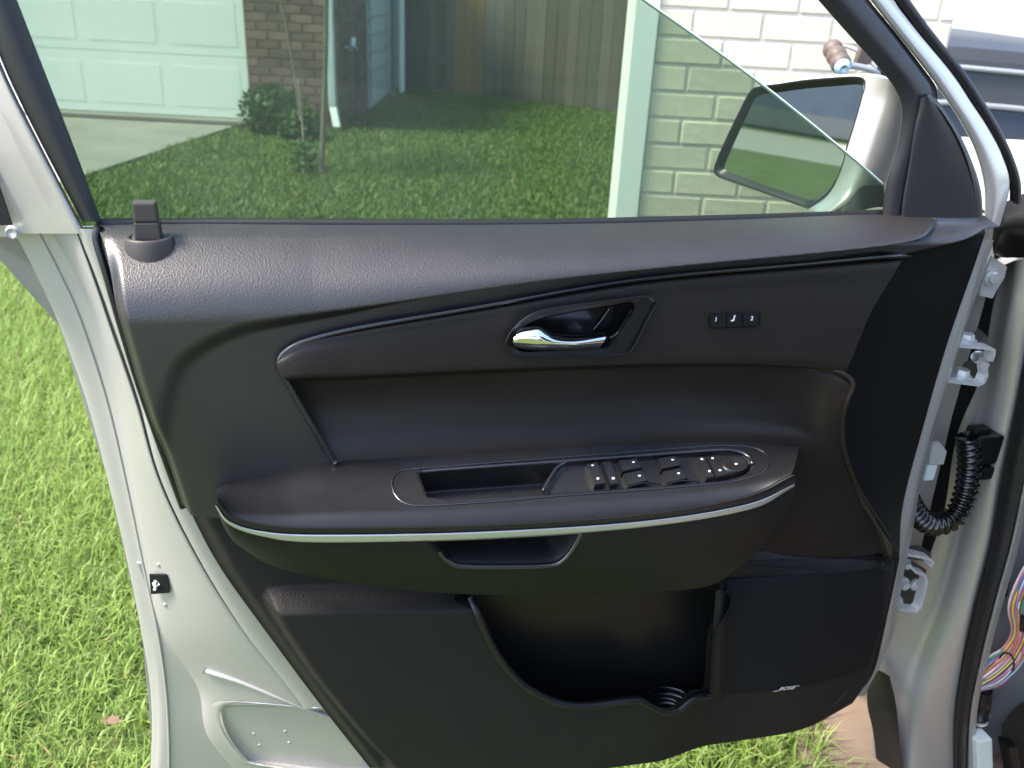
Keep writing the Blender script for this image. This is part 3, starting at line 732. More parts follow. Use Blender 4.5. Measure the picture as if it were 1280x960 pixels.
def glyph(x, y, h, shapes, m='white', parent=sp_panel):
    vf = []
    ex = (AP(x + 1, y) - AP(x, y)); ey = (AP(x, y + 1) - AP(x, y)); o = AP(x, y, h)
    for poly in shapes: vf.append(([o + ex * a * .62 + ey * b * .62 for a, b in poly], [tuple(range(len(poly)))]))
    return mesh('symbol', join(*vf), m, parent, False)
def disc(r, n=10, cx=0, cy=0, k=.75): return [(cx + r * math.cos(6.283 * i / n), cy + k * r * math.sin(6.283 * i / n)) for i in range(n)]
def rect(x0, y0, x1, y1): return [(x0, y0), (x1, y0), (x1, y1), (x0, y1)]
lockg = [disc(1.9, 10, -.3, .2), rect(1.1, -.6, 2.9, -.1), rect(2.3, -1.2, 2.9, -.1)]
sw_pad([(732, 581), (745, 578), (757, 606), (743, 608)], .0085, 'lock_switch'); glyph(740, 583.5, .0028, lockg); glyph(746.5, 600, .0028, [disc(2.6, 10), rect(1, -1, 3, .3)])
sw_pad([(752, 577.5), (763, 576.5), (773, 605.5), (763, 607)], .0075, 'lock_switch'); glyph(766, 599, .0018, [disc(2.9, 10)])
for dx, dy in ((0, 0), (49, -3)):
    a = sw_pad([(772 + dx, 578 + dy), (795 + dx, 575 + dy), (801 + dx, 587 + dy), (777 + dx, 592 + dy)], .010, 'window_switch')
    b = sw_pad([(779 + dx, 593 + dy), (802 + dx, 588.5 + dy), (810 + dx, 602 + dy), (785 + dx, 608 + dy)], .008, 'window_switch')
    glyph(790.5 + dx, 580.5 + dy, .0042, [rect(-2.4, -1.1, 2.4, 1.1)]); glyph(798.5 + dx, 596 + dy, .0022, [rect(-2.4, -1.2, 2.4, 1.2)])
    mesh('switch_well_lip', tube([AP(785 + dx, 609 + dy, .0), AP(797 + dx, 605 + dy, .0), AP(811 + dx, 603.5 + dy, -.0005), AP(826 + dx, 604 + dy, -.002)], .0012, 30, 6), 'gloss', sp_panel)
sw_pad([(868, 572), (880, 571), (893, 597.5), (883, 599)], .008, 'mirror_switch'); glyph(876, 576, .0034, [disc(2.4, 8), rect(-1, .5, 3, 1.6)]); glyph(885.5, 591, .0034, [disc(2.5, 8), rect(-1, 1, 1.5, 2.2)])
sw_pad([(882.5, 571), (897, 569.5), (912, 594), (896, 597.5)], .008, 'mirror_switch'); glyph(889.5, 575, .0034, [disc(2.4, 8)]); glyph(898.5, 590, .0034, [disc(2.6, 8), rect(0, 0, 3, 1.6)], 'blueprint')
kc = AP(918, 581.5, -.006); kx = AP(935, 580.5, -.006) - kc; ky = AP(919, 592, -.006) - kc
kv = []
for h, s in ((0, 1.06), (.006, 1.04), (.0095, .97), (.0105, .86), (.0088, .6), (.0088, .0)):
    kv.append([kc + ANORM * h + (kx * math.cos(q * .19635) + ky * math.sin(q * .19635)) * s for q in range(32)])
mesh('mirror_knob', loft(kv, 32, 1, True, False, True), 'switch', sp_panel)
glyph(918.5, 582, .0032, [disc(2.3, 8), rect(0, -1.3, 3.4, .9)])

# ---- memory switch on the upper insert
def IW(px, py): return .0655 + fw(px)
def IP(px, py, h=0.): return P(px, py, IW(px, py) + h)
mo = [(884, 394), (887, 391), (945, 388.5), (949, 391), (948.5, 404), (945, 407), (887, 409.5), (884, 406)]
mem = mesh('memory_switch', pad([IP(a, b, -.004) for a, b in mo], NV * .0045, .02), 'cavity', door, False)
for x0, x1 in ((887, 905.5), (906.5, 925.5), (926.5, 946)):
    k = lambda x: -(x - 887) * .043
    mesh('button', pad([IP(x0, 392 + k(x0), -.001), IP(x1, 392 + k(x1), -.001), IP(x1, 408 + k(x1), -.001), IP(x0, 408 + k(x0), -.001)], NV * .0045, .05), 'switch', mem, False)
def text_mesh(body, size, origin, ex, ey, m, parent, name, shear=0.0, off=Vector()):
    cu = bpy.data.curves.new('t', 'FONT'); cu.body = body; cu.size = size; cu.shear = shear; cu.extrude = 0.0; cu.align_x = 'CENTER'; cu.align_y = 'CENTER'
    cu.offset = size * .02
    to = bpy.data.objects.new('t', cu); COL.objects.link(to)
    dg = bpy.context.evaluated_depsgraph_get(); me = bpy.data.meshes.new_from_object(to.evaluated_get(dg))
    v = [origin + ex * q.co.x + ey * q.co.y + off for q in me.vertices]; f = [tuple(p.vertices) for p in me.polygons]
    bpy.data.objects.remove(to); bpy.data.meshes.remove(me)
    return mesh(name, (v, f), m, parent, False)
for s, x in (('1', 895), ('2', 940)):
    text_mesh(s, .0068, IP(x, 399.5 - (x - 895) * .03, .0042), RV, ZV, 'white', mem, 'symbol')
o = IP(916.5, 399, .0042); e = lambda a, b: o + RV * a * .00075 - ZV * b * .00075
mesh('symbol', join(*[([e(a, b) for a, b in q], [tuple(range(len(q)))]) for q in ([(0, -4), (2.4, -4), (2.0, 3), (-.6, 3)], [(-3.5, 1), (0, 1), (0, 3.2), (-3.2, 3.2)], disc(1.5, 8, 1.6, -5, 1))]), 'white', mem, False)

# ---- inside door handle
ho = curve(Pr([(a, b, .0665) for a, b in bez_o]), 120, True); ho0 = curve(Pr([(a, b, .058) for a, b in bez_o]), 120, True)
hi = curve(Pr([(a, b, .0665) for a, b in bez_i]), 120, True)
hcen = [(a * .94 + 718 * .06, b * .92 + 410 * .08) for a, b in bez_i]
hb_ = curve(Pr([(a, b, .036) for a, b in hcen]), 120, True)
hnd = mesh('handle_bezel', join(loft([ho0, [p + NV * .0018 for p in ho], hi], 120, 3, True, False, True)), 'smooth', door)
mesh('bezel_rim', tube([p + NV * .001 for p in ho], .0011, closed=True, raw=True, s=6), 'smooth', hnd)
mesh('handle_recess', join(loft([hi, [p - NV * .006 for p in hi], hb_], 120, 4, True, False, True), fan(hb_)), 'gloss', hnd)
mesh('recess_rib', tube(Pr([(792, 386, .062), (783, 402, .055), (772, 417, .050), (762, 423, .050)]), .003, 40, 8), 'gloss', hnd)
mesh('recess_rib', tube(Pr([(762, 386, .040), (752, 400, .039), (742, 412, .039)]), .0016, 40, 8), 'gloss', hnd)
lt = [(645, 416), (650, 411), (664, 408.5), (674, 408), (683, 413), (694, 418), (720, 419.5), (757, 416)]
l2 = [(643, 421), (650, 417.5), (664, 416), (675, 417), (684, 421), (696, 425), (722, 426), (757.5, 420.5)]
l3 = [(641.5, 428), (650, 427), (664, 427), (676, 427.5), (686, 429), (698, 430), (722, 430.5), (755, 427)]
l4 = [(643, 433.5), (650, 435), (664, 436.5), (676, 437), (688, 437), (700, 437.3), (722, 437), (749, 435.5)]
def hr(s, w): return [(a, b, w + .006 * math.sin((a - 641) / 117 * 3.14)) for a, b in s]
lev = [Pr(hr(lt, .058)), Pr(hr(lt, .074)), Pr(hr(l2, .084)), Pr(hr(l3, .086)), Pr(hr(l4, .078)), Pr(hr(l4, .062))]
mesh('lever', loft(lev, 80, 6), 'chrome', hnd)

# ---- lock knob
kb = P(187, 301, upW(187, 301))
rg = []
for h, s in ((-.022, 1.42), (-.010, 1.34), (-.002, 1.26), (.0035, 1.17), (.0045, 1.08), (.003, .92), (-.010, .86)):
    rg.append([kb + ZV * h + RV * .0185 * s * math.cos(a * .2618) + NV * .0165 * s * math.sin(a * .2618) for a in range(24)])
kr = mesh('lock_knob_collar', loft(rg, 24, 3, True, True, True), 'knob', door)
def ksec(z, a, b): return [kb + ZV * z + RV * a * sx + NV * b * sy for sx, sy in ((-1, -1), (1, -1), (1, 1), (-1, 1))]
def knob(z0, z1, a0, a1, b0, b1):
    r0, r1 = ksec(z0, a0, b0), ksec(z1, a1, b1)
    bm = bmesh.new(); v = [bm.verts.new(p) for p in r0 + r1]
    for q in ((3, 2, 1, 0), (4, 5, 6, 7), (0, 1, 5, 4), (1, 2, 6, 5), (2, 3, 7, 6), (3, 0, 4, 7)): bm.faces.new([v[i] for i in q])
    bmesh.ops.bevel(bm, geom=list(bm.edges), offset=.0018, segments=2, affect='EDGES', profile=.6); bm.verts.index_update()
    r = ([q.co.copy() for q in bm.verts], [tuple(q.index for q in f.verts) for f in bm.faces]); bm.free(); return r
mesh('lock_knob', join(knob(-.012, .0195, .0124, .0108, .0095, .0085), knob(.0197, .0375, .0106, .0098, .0085, .008)), 'knob', door, False)

# ---- lower trim, map pocket, speaker
eL = [uv(462, 957, .02), uv(398, 882, .03), uv(330, 795, .036), uv(272, 715, .038), uv(229, 634, .038)]
eT = [uv(229, 634, .038), uv(300, 640, .040), uv(500, 655, .040), uv(800, 665, .040), uv(925, 704, .042), uv(1126, 697, .004)]
eR = [uv(1068, 884, .015), uv(1096, 848, .012), uv(1113, 770, .008), uv(1126, 697, .004)]
eB = [uv(462, 957, .02), uv(560, 962, .03), uv(700, 958, .035), uv(900, 932, .035), uv(1010, 912, .03), uv(1068, 884, .015)]
U, V = coons(eL, eR, eT, eB, 380, 230)
W = np.full(U.shape, .044)
Dl = polyd(eL + eB[1:] + eR[::-1][1:] if False else [tuple(p) for p in eL[::-1]] + eB[1:] + eR[1:], U, V)
W = W - .020 * (1 - sst(0, .022, Dl))
padp = c2([(335, 775), (332, 758), (350, 750), (450, 748), (600, 746), (900, 742), (1150, 735), (1150, 1010), (560, 1010), (480, 960), (400, 870), (360, 815)], .066, 200, True)
Sp = sdf(padp, U, V)
W = W + .028 * sst(-.004, .018, Sp) * (1 - .75 * sst(uv(840, 800, .07)[0], uv(930, 800, .07)[0], U)) * sst(.0, .03, Dl)
# front end falls away to the shell
fr = sst(uv(1000, 800, .05)[0], uv(1125, 800, .0)[0], U); W = W - .036 * fr
W = np.maximum(W, .002)
opn = [(588, 740), (600, 770), (620, 812), (650, 850), (690, 874), (730, 880.5), (780, 874), (800, 873), (812, 880), (828, 887), (846, 885), (860, 873), (870, 868.5), (886, 867), (890, 800), (894, 735)]
opn_uv = c2(opn, .072, 160, True)
cU = (U[:-1, :-1] + U[1:, 1:]) / 2; cV = (V[:-1, :-1] + V[1:, 1:]) / 2
keep = sdf(opn_uv, cU, cV) < .0015
lowt = hfmesh('lower_trim', U, V, W, 'grain_low', door, keep)
lipc = curve(Pr([(587, 746, .060), (598, 770, .074), (618, 813, .076), (649, 852, .076), (690, 876, .076), (730, 882.5, .076), (780, 876.5, .074), (800, 876, .072), (812, 882.5, .071), (828, 889.5, .07), (846, 888, .068), (861, 876, .065), (872, 871, .064), (888, 869, .062)]), 160)
mesh('pocket_lip', tube(lipc, .0052, raw=True, s=10), 'soft', lowt)
o1 = curve(Pr([(a, b, .072) for a, b in opn]), 160, True)
back_c = [(a * .97 + 750 * .03, b * .95 + 790 * .05) for a, b in opn]
o2 = curve(Pr([(a, b, .006) for a, b in back_c]), 160, True)
mesh('map_pocket', join(loft([o1, o2], 160, 6, True, False, True), fan(o2)), 'smooth', lowt)
bc = P(832, 884, .035)
rings = [[bc + ZV * h + RV * .040 * s * math.cos(a * .19635) + NV * .030 * s * math.sin(a * .19635) for a in range(32)] for h, s in ((-.02, 1.0), (.008, 1.0), (.012, .96), (.011, .86), (.0, .84), (.001, .55), (-.006, .5), (-.006, .02))]
mesh('bottle_holder', loft(rings, 32, 2, True, False, True), 'gloss', lowt)
mesh('pocket_side_wall', loft([Pr([(886, 868, .062), (890, 800, .062), (895, 738, .062)]), Pr([(898, 869, .064), (901, 800, .064), (905, 738, .064)]), Pr([(907, 871, .050), (909, 800, .050), (912, 738, .050)])], 30, 5), 'grain_low', lowt)
def lowW(px, py):
    w = .05
    for _ in range(4):
        a, b = uv(px, py, w); k = np.argmin((U - a) ** 2 + (V - b) ** 2); w = float(W.flat[k])
    return w
gq = [curve([Vector((a, b, 0)) for a, b in r], 44) for r in ([(909, 724), (1000, 719), (1106, 713)], [(907, 800), (1000, 796), (1102, 786)], [(904, 868), (990, 861), (1050, 846), (1082, 836)])]
grows = []
for k in range(17):
    t_ = k / 8; a, b = (gq[0], gq[1]) if k <= 8 else (gq[1], gq[2]); t_ = t_ if k <= 8 else t_ - 1
    pts_ = [p.lerp(q, t_) for p, q in zip(a, b)]
    grows.append([P(p.x, p.y, lowW(p.x, p.y) + .0022) for p in pts_])
gl_ = mesh('speaker_grille', loft(grows, 44, 2, raw=True), 'cloth', lowt)
ge = tube(Pr([(905, 870, .0605), (990, 863, .0555), (1040, 848, .044), (1062, 832, .036)]), .0012, 50, 6)
mesh('grille_edge', tube(Pr([(1030, 888, .043), (1047, 877, .040), (1058, 865, .036)]), .0008, 30, 6), 'smooth', lowt)
lo = P(983, 860.5, lowW(983, 858) + .0045)
lx = (P(1000, 858.8, lowW(1000, 857) + .004) - P(966, 862.2, lowW(966, 861) + .004)).normalized()
text_mesh('BOSE', .0098, lo, lx * 1.12, ZV * .82, 'logo', lowt, 'speaker_logo', .45)
lz = ZV * .82
mesh('logo_bar', join(*[([lo + lx * a + lz * b for a, b in q], [(0, 1, 2, 3)]) for q in ([(-.022, -.0046), (-.013, -.0046), (-.0115, -.0034), (-.021, -.0034)], [(.013, .0024), (.021, .0026), (.022, .0036), (.0135, .0036)])]), 'logo', lowt, False)
mesh('trim_seam', tube(Pr([(918, 703, .046), (1000, 700, .046), (1080, 697, .030), (1122, 695, .010)]), .0016, 50, 6), 'grain_low', lowt)
mesh('trim_seam', tube(Pr([(228, 632, .044), (248, 632, .047), (270, 631.5, .06)]), .0012, 20, 6), 'smooth', lowt)

# ---- shell: silver inner sheet and jamb
ys = [286, 340, 400, 500, 600, 700, 790, 860, 925, 1000]
def vc(xs, w): 
    ww = w if isinstance(w, (list, tuple)) else [w] * len(ys)
    return Pr([(x, y, q) for x, y, q in zip(xs, ys, ww)])
c0 = [16, 44, 72, 108, 135, 159, 177, 188, 190, 186]
c1 = [c + 5 for c in c0]
c2_ = [44, 72, 99, 132, 156, 177, 196, 206, 210, 210]
c3 = [62, 92, 117, 143, 164, 184, 203, 247, 262, 330]
c4 = [70, 98, 124, 150, 171, 192, 212, 258, 276, 345]
c5 = [92, 112, 133, 167, 196, 243, 298, 355, 400, 460]
c6 = [96, 117, 138, 172, 201, 249, 304, 360, 408, 468]
c7 = [101, 122, 143, 177, 206, 255, 311, 367, 415, 476]
c8 = [150, 160, 172, 206, 245, 300, 350, 410, 470, 530]
wl = lambda a, b: [a] * 6 + [(a + b) / 2] + [b] * 3
jrows1 = [vc(c0, -.112), vc(c0, -.100), vc(c1, -.094), vc(c2_, -.086), vc(c3, wl(-.076, -.082))]
jrows2 = [vc(c3, wl(-.076, -.082)), vc(c4, wl(-.062, -.052)), vc(c5, wl(-.018, -.016)), vc(c6, -.026), vc(c7, -.004), vc(c8, -.004)]
sh_v, sh_f = join(loft(jrows1, 140, 5), loft(jrows2, 140, 7))
emb = [(272, 886), (288, 879), (330, 881), (385, 886), (430, 892), (500, 950), (520, 975), (330, 956), (300, 940), (280, 914)]
emb_c = [(p.x, p.y) for p in curve([Vector((a, b, 0)) for a, b in emb], 80, True)]
sp_ = [proj(v) for v in sh_v]; spx = np.array(sp_); sw_ = np.array([(v - ORG).dot(NV) for v in sh_v])
sh_f = [q for q in sh_f if not inpoly(emb_c, sum(sp_[k][0] for k in q) / 4, sum(sp_[k][1] for k in q) / 4)]
shell = mesh('door_shell', (sh_v, sh_f), 'silver', door)
def shW(px, py):
    d = (spx[:, 0] - px) ** 2 + (spx[:, 1] - py) ** 2; k = np.argsort(d)[:6]; g = 1 / (d[k] + 1); return float((sw_[k] * g).sum() / g.sum())
mesh('sealer_seam', tube(vc([c + 1 for c in c2_], -.0845), .0016, 120, 6), 'silver', shell)
mesh('jamb_step', join(boxv(P(171, 700, -.093), RV * .012, ZV * -.07 + RV * .012, NV * .006, .002)), 'silver', shell, False)
# embossed pad, ribs and dimples in the lower corner
msk = (spx[:, 0] > 262) & (spx[:, 0] < 440) & (spx[:, 1] > 868) & (spx[:, 1] < 965) & (sw_ > -.06)
pc = np.linalg.lstsq(np.c_[spx[msk], np.ones(msk.sum())], sw_[msk], rcond=None)[0]
def shW2(px, py, k):
    t_ = min(max((px - 395) / 30, 0), 1) if k > 1 else 1
    t_ = max(t_, 0 if k > 1 else 1); return shW(px, py) * (1 - t_) + float(pc[0] * px + pc[1] * py + pc[2]) * t_
def ering(k, dw, cx=400, cy=918):
    return [P(cx + (a - cx) * k, cy + (b - cy) * k, shW2(cx + (a - cx) * k, cy + (b - cy) * k, k) + dw) for a, b in emb_c]
er = [ering(1.07, .0008), ering(1.02, .0012), ering(.97, -.002), ering(.92, -.007), ering(.86, -.008)]
mesh('embossed_pad', join(loft(er, 80, 3, True, True, True), fan(er[-1])), 'silver', shell)
mesh('pressed_rib', tube(Pr([(255, 838, -.045), (300, 852, -.033), (350, 872, -.022), (400, 892, -.016), (440, 905, -.014)]), .0036, 60, 10), 'silver', shell)
for x, y in ((318, 917), (357, 914), (325, 931), (362, 928), (199, 706), (207, 756)):
    p = P(x, y, float(pc[0] * x + pc[1] * y + pc[2]) - .0085 if x > 300 else shW(x, y)); mesh('dimple', join(*[loft([[p + NV * h + RV * s * math.cos(a * .785) + ZV * s * math.sin(a * .785) for a in range(8)] for h, s in ((-.004, .0036), (.0005, .003), (.0013, .0015), (.0014, .0001))], 8, 1, True, False, True)]), 'silver', shell)
lat = Pr([(187, 717, -.060), (209, 717, -.052), (212.5, 739, -.050), (189, 741, -.058)])
lt_ = mesh('latch_slot', prism(lat, NV * .003), 'cavity', shell, False)
mesh('latch_claw', join(cyl(P(195, 724, -.056), P(195, 733, -.054), .003), boxv(P(192, 737, -.056), RV * .018, ZV * .003, NV * .003)), 'steel', lt_)
bmp = P(195, 728, -.052)
mesh('latch_bolt', cyl(P(193, 729.5, -.056), P(197, 729.5, -.051), .0028), 'steel', lt_)
# outer skin behind
osk = [(-40, 284), (16, 284), (72, 400), (135, 600), (177, 790), (190, 925), (186, 1010), (480, 1010), (560, 955), (700, 950), (900, 924), (1000, 902), (1050, 872), (1080, 820), (1150, 690), (1190, 520), (1230, 380), (1250, 284)]
ok = Pr([(a, b, -.115) for a, b in osk])
mesh('outer_skin', prism(ok, NV * -.006), 'silver', door, False)
mesh('inner_sheet', prism(Pr([(a, b, -.010) for a, b in ((150, 300), (215, 560), (300, 720), (480, 950), (700, 940), (1000, 900), (1090, 840), (1118, 690), (1150, 530), (1205, 350), (1215, 300))]), NV * -.004), 'silver', door, False)
# front edge of shell, facing the hinge pillar
fs = [300, 360, 430, 520, 600, 650, 720, 800, 870]
g0 = [1222, 1205, 1180, 1151, 1131, 1124, 1116, 1102, 1068]
g1 = [1233, 1217, 1196, 1168, 1146, 1137, 1123, 1109, 1074]
g2 = [1240, 1221, 1198, 1171, 1150, 1141, 1127, 1112, 1078]
def fv(xs, w): return Pr([(x, y, w) for x, y in zip(xs, fs)])
mesh('front_edge', loft([fv(g0, -.004), fv(g1, -.003), fv(g2, -.012), fv([g + 2 for g in g2], -.03), fv([g - 6 for g in g2], -.11)], 70, 5), 'silver', shell)

# ---- window frame, left upright
iy = [-70, 0, 90, 180, 277]; yy = lambda xs, w: Pr([(x, y, w) for x, y in zip(xs, iy)])
fi = [-7, 21, 56, 91, 127]; fo = [-52, -26, 8, 52, 103]
fr_ = mesh('window_frame', loft([yy(fi, -.034), yy(fi, -.014), yy([a - 3 for a in fi], -.008), yy([(a + b) / 2 for a, b in zip(fi, fo)], -.002), yy([b + 4 for b in fo], -.006), yy(fo, -.012), yy(fo, -.03)], 60, 5), 'frame', door)
# silver sash left of it
iy2 = [-70, 0, 90, 180, 292]; yz = lambda xs, w: Pr([(x, y, w) for x, y in zip(xs, iy2)])
so0 = [-54, -28, 6, 50, 108]; so1 = [-62, -36, -3, 38, 94]; so2 = [-74, -48, -20, 20, 78]; so3 = [-150, -110, -60, -20, 40]; so4 = [-190, -150, -100, -50, 4]
mesh('sash', join(loft([yz(so0, -.014), yz([a - 4 for a in so0], -.006), yz(so1, -.008), yz(so2, -.030)], 60, 5), loft([yz(so2, -.030), yz(so3, -.062), yz(so4, -.080), yz(so4, -.11)], 60, 5)), 'silver', fr_)
mesh('corner_plate', prism(Pr([(-60, 240, -.075), (16, 283, -.075), (24, 296, -.075), (-60, 296, -.075)]), NV * -.03), 'silver', shell, False)
mesh('rear_seal', prism(Pr([(-60, 100, -.064), (-18, 180, -.064), (16, 280, -.064), (-60, 282, -.064)]), NV * .004), 'rubber', fr_, False)
sp0 = P(16, 290, -.070); mesh('screw', cyl(sp0, sp0 + NV * .006, .007, .005, 10), 'steel', shell)

# ---- front window frame, sail panel, sash on the hinge side
qi = [(1014, -10), (1058, 40), (1098, 84), (1119, 112), (1127, 140), (1122, 180), (1109, 225), (1102, 270)]
qo = [(1072, -10), (1113, 40), (1150, 88), (1165, 112), (1163, 140), (1155, 180), (1143, 225), (1135, 270)]
qm = [((a + c) / 2, (b + d) / 2) for (a, b), (c, d) in zip(qi, qo)]
ff = mesh('window_frame', loft([Pr([(a, b, -.036) for a, b in qi]), Pr([(a, b, -.014) for a, b in qi]), Pr([(a + 3, b, -.007) for a, b in qi]), Pr([(a, b, -.001) for a, b in qm]), Pr([(a - 3, b, -.005) for a, b in qo]), Pr([(a, b, -.010) for a, b in qo]), Pr([(a + 6, b, -.016) for a, b in qo])], 90, 5), 'frame', door)
sl = [(1165, 118), (1178, 133), (1192, 154), (1206, 180), (1218, 210), (1226, 240), (1228, 272)]
sr = [(1150, 122), (1147, 140), (1143, 160), (1139, 190), (1135, 220), (1131, 245), (1128, 272)]
sm = [((a + c) / 2, (b + d) / 2) for (a, b), (c, d) in zip(sl, sr)]
sail = mesh('sail_panel', loft([Pr([(a, b, -.006) for a, b in sr]), Pr([(a + 2, b, .002) for a, b in sr]), Pr([(a, b, .006) for a, b in sm]), Pr([(a - 4, b, .004) for a, b in sl]), Pr([(a, b, -.006) for a, b in sl])], 70, 6), 'frame', door)
mesh('sail_groove', tube(Pr([(1166, 128, .004), (1178, 142, .005), (1194, 168, .005), (1207, 197, .005), (1216, 230, .004), (1219, 262, .003)]), .0014, 60, 8), 'smooth', sail)
sas_i = [(1080, -10), (1119, 40), (1160, 92), (1185, 128), (1205, 160), (1221, 195), (1230, 232), (1231, 274)]
sas_o = [(1108, -10), (1147, 40), (1190, 92), (1214, 128), (1235, 160), (1253, 195), (1262, 232), (1250, 282)]
sas_m = [((a + c) / 2, (b + d) / 2) for (a, b), (c, d) in zip(sas_i, sas_o)]
mesh('sash', loft([Pr([(a, b, -.020) for a, b in sas_i]), Pr([(a + 2, b, -.010) for a, b in sas_i]), Pr([(a, b, -.008) for a, b in sas_m]), Pr([(a - 3, b, -.022) for a, b in sas_o]), Pr([(a, b, -.034) for a, b in sas_o]), Pr([(a, b, -.09) for a, b in sas_o])], 90, 5), 'silver', ff)
mesh('sash_seal', tube(Pr([(1117, -14, -.04), (1156, 40, -.04), (1198, 92, -.04), (1223, 130, -.04), (1244, 165, -.04), (1260, 200, -.04), (1269, 232, -.045), (1268, 268, -.06)]), .0065, 90, 10), 'rubber', ff)

# ---- glass
gtop = [(700, -70), (760, -33), (800, -4), (850, 31), (905, 70), (960, 111), (1020, 159), (1080, 209), (1106, 232)]
go = Pr([(-30, -70, -.026)] + [(a, b, -.026) for a, b in gtop] + [(1112, 310, -.026), (108, 300, -.026)])
gl = mesh('window_glass', prism(go, NV * -.004), 'tint', door, False)
mesh('glass_edge', tube([p - NV * .002 for p in Pr([(a, b, -.026) for a, b in gtop])], .0016, 120, 6), 'glassedge', gl)
mesh('belt_seal', tube(Pr([(122, 280, -.018), (300, 279.5, -.018), (640, 280, -.018), (900, 274.5, -.018), (1104, 267.5, -.018)]), .0055, 80, 8), 'rubber', door)

# ---- door mirror
mc = P(985, 185, -.22); mn = (-.93 * RV + .34 * NV + Vector((0, 0, .055))).normalized()
def MP(x, y, b=0.0): return onplane(x, y, mc, mn) - mn * b
mir_o = [(893, 209), (903, 184), (922, 144), (938, 114), (950, 108), (975, 104.5), (1005, 100), (1040, 97), (1068, 95.5), (1080, 98), (1082, 107), (1076, 128), (1068, 156), (1059, 184), (1053, 209), (1040, 236), (1026, 249), (1013, 259), (997, 255.5), (950, 239), (901, 222), (894, 216)]
mir_i = [(902, 208), (911, 186), (928, 149), (940, 124), (950, 118), (975, 114.5), (1005, 110.5), (1040, 107.5), (1066, 105.5), (1075, 107), (1076, 113), (1071, 130), (1064, 156), (1055, 184), (1048, 208), (1036, 232), (1024, 243), (1011, 250), (996, 246), (952, 231), (909, 215), (903, 212)]
mo_ = curve([MP(a, b) for a, b in mir_o], 110, True); mi_ = curve([MP(a, b, .006) for a, b in mir_i], 110, True)
mcen = sum(mo_, Vector()) / 110
mirror = mesh('mirror_housing', join(loft([mo_, [mcen + (p - mcen) * 1.05 - mn * .012 for p in mo_], [mcen + (p - mcen) * 1.03 - mn * .045 for p in mo_], [mcen + (p - mcen) * .85 - mn * .085 for p in mo_], [mcen + (p - mcen) * .45 - mn * .108 for p in mo_], [mcen + (p - mcen) * .02 - mn * .113 for p in mo_]], 110, 4, True, True, True)), 'silver', door)
mesh('mirror_rim', loft([[p + mn * .001 for p in mo_], [p.lerp(q, .35) + mn * .002 for p, q in zip(mo_, mi_)], mi_], 110, 4, True, True, True), 'smooth', mirror)
mg = [p.lerp(mcen, -.01) for p in mi_]
mesh('mirror_glass', fan(mi_), 'mirror', mirror, False)
ra = [(1081, 97), (1078, 122), (1068, 158), (1058, 190), (1050, 216), (1036, 243), (1010, 262)]
rb = [(1110, 99), (1110, 125), (1098, 162), (1086, 196), (1075, 222), (1060, 245), (1030, 266)]
rc = [(1130, 108), (1134, 135), (1130, 170), (1120, 204), (1106, 234), (1085, 256), (1050, 268)]
mesh('mirror_inner_cover', loft([[MP(a, b, -.0005) for a, b in ra], Pr([(a, b, -.105) for a, b in rb]), Pr([(a, b, -.11) for a, b in rc]), Pr([(a + 10, b, -.16) for a, b in rc])], 60, 8), 'silver', mirror)
mesh('mirror_foot', loft([Pr([(1046, 268, -.085), (1062, 250, -.085), (1078, 233, -.085), (1104, 232, -.085)]), Pr([(1050, 290, -.07), (1066, 275, -.07), (1082, 262, -.07), (1108, 258, -.07)])], 30, 4), 'smooth', mirror)

# =================================================================== THE CAR THE DOOR HANGS ON
def cbox(a0, a1, b0, b1, z0, z1, bev=0.01): return boxv(C(a0, b0, z0), CF * (a1 - a0), CI * (b1 - b0), ZV * (z1 - z0), bev)
def cpoly(pts, off): return prism([C(*p) for p in pts], off)
# hinge pillar, seen face
py = [318, 360, 420, 500, 600, 680, 760, 830, 900, 1000]
def pv(xs, w):
    ww = w if isinstance(w, (list, tuple)) else [w] * len(py)
    return Pr([(x, y, q) for x, y, q in zip(xs, py, ww)])
e0 = [1238, 1222, 1204, 1180, 1156, 1136, 1118, 1098, 1092, 1090]
e1 = [1262, 1252, 1240, 1222, 1200, 1186, 1162, 1136, 1124, 1120]
e2 = [1272, 1268, 1258, 1246, 1226, 1212, 1190, 1166, 1148, 1144]
e3 = [1300, 1292, 1281, 1266, 1245, 1232, 1212, 1198, 1188, 1188]
e4 = [1306, 1298, 1287, 1272, 1252, 1238, 1218, 1203, 1193, 1192]
pil = mesh('hinge_pillar', join(loft([pv(e0, -.155), pv(e1, -.125), pv(e2, -.088), pv(e3, -.070), pv(e4, -.076)], 120, 8)), 'silver', car)
# black weatherstrip
wc = curve(pv([x + 14 for x in e4], -.066), 120)
rows = []
e5 = [x + d for x, d in zip(e4, (34, 33, 32, 31, 28, 25, 23, 21, 18, 16))]
mid5 = [(a + b) / 2 for a, b in zip(e4, e5)]
mesh('weatherstrip', loft([pv(e4, -.082), pv([a + 1 for a in e4], -.066), pv([a - 4 for a in mid5], -.052), pv(mid5, -.048), pv([a + 4 for a in mid5], -.052), pv([b - 1 for b in e5], -.066), pv(e5, -.082)], 120, 5), 'rubber', car)
e6 = [x + d for x, d in zip(e5, (16, 16, 15, 14, 12, 11, 11, 10, 10, 10))]
mesh('pinch_flange', loft([pv(e5, -.086), pv([a + 1 for a in e5], -.066), pv([b - 3 for b in e6], -.064), pv(e6, -.070), pv(e6, -.10)], 120, 5), 'silver', car)
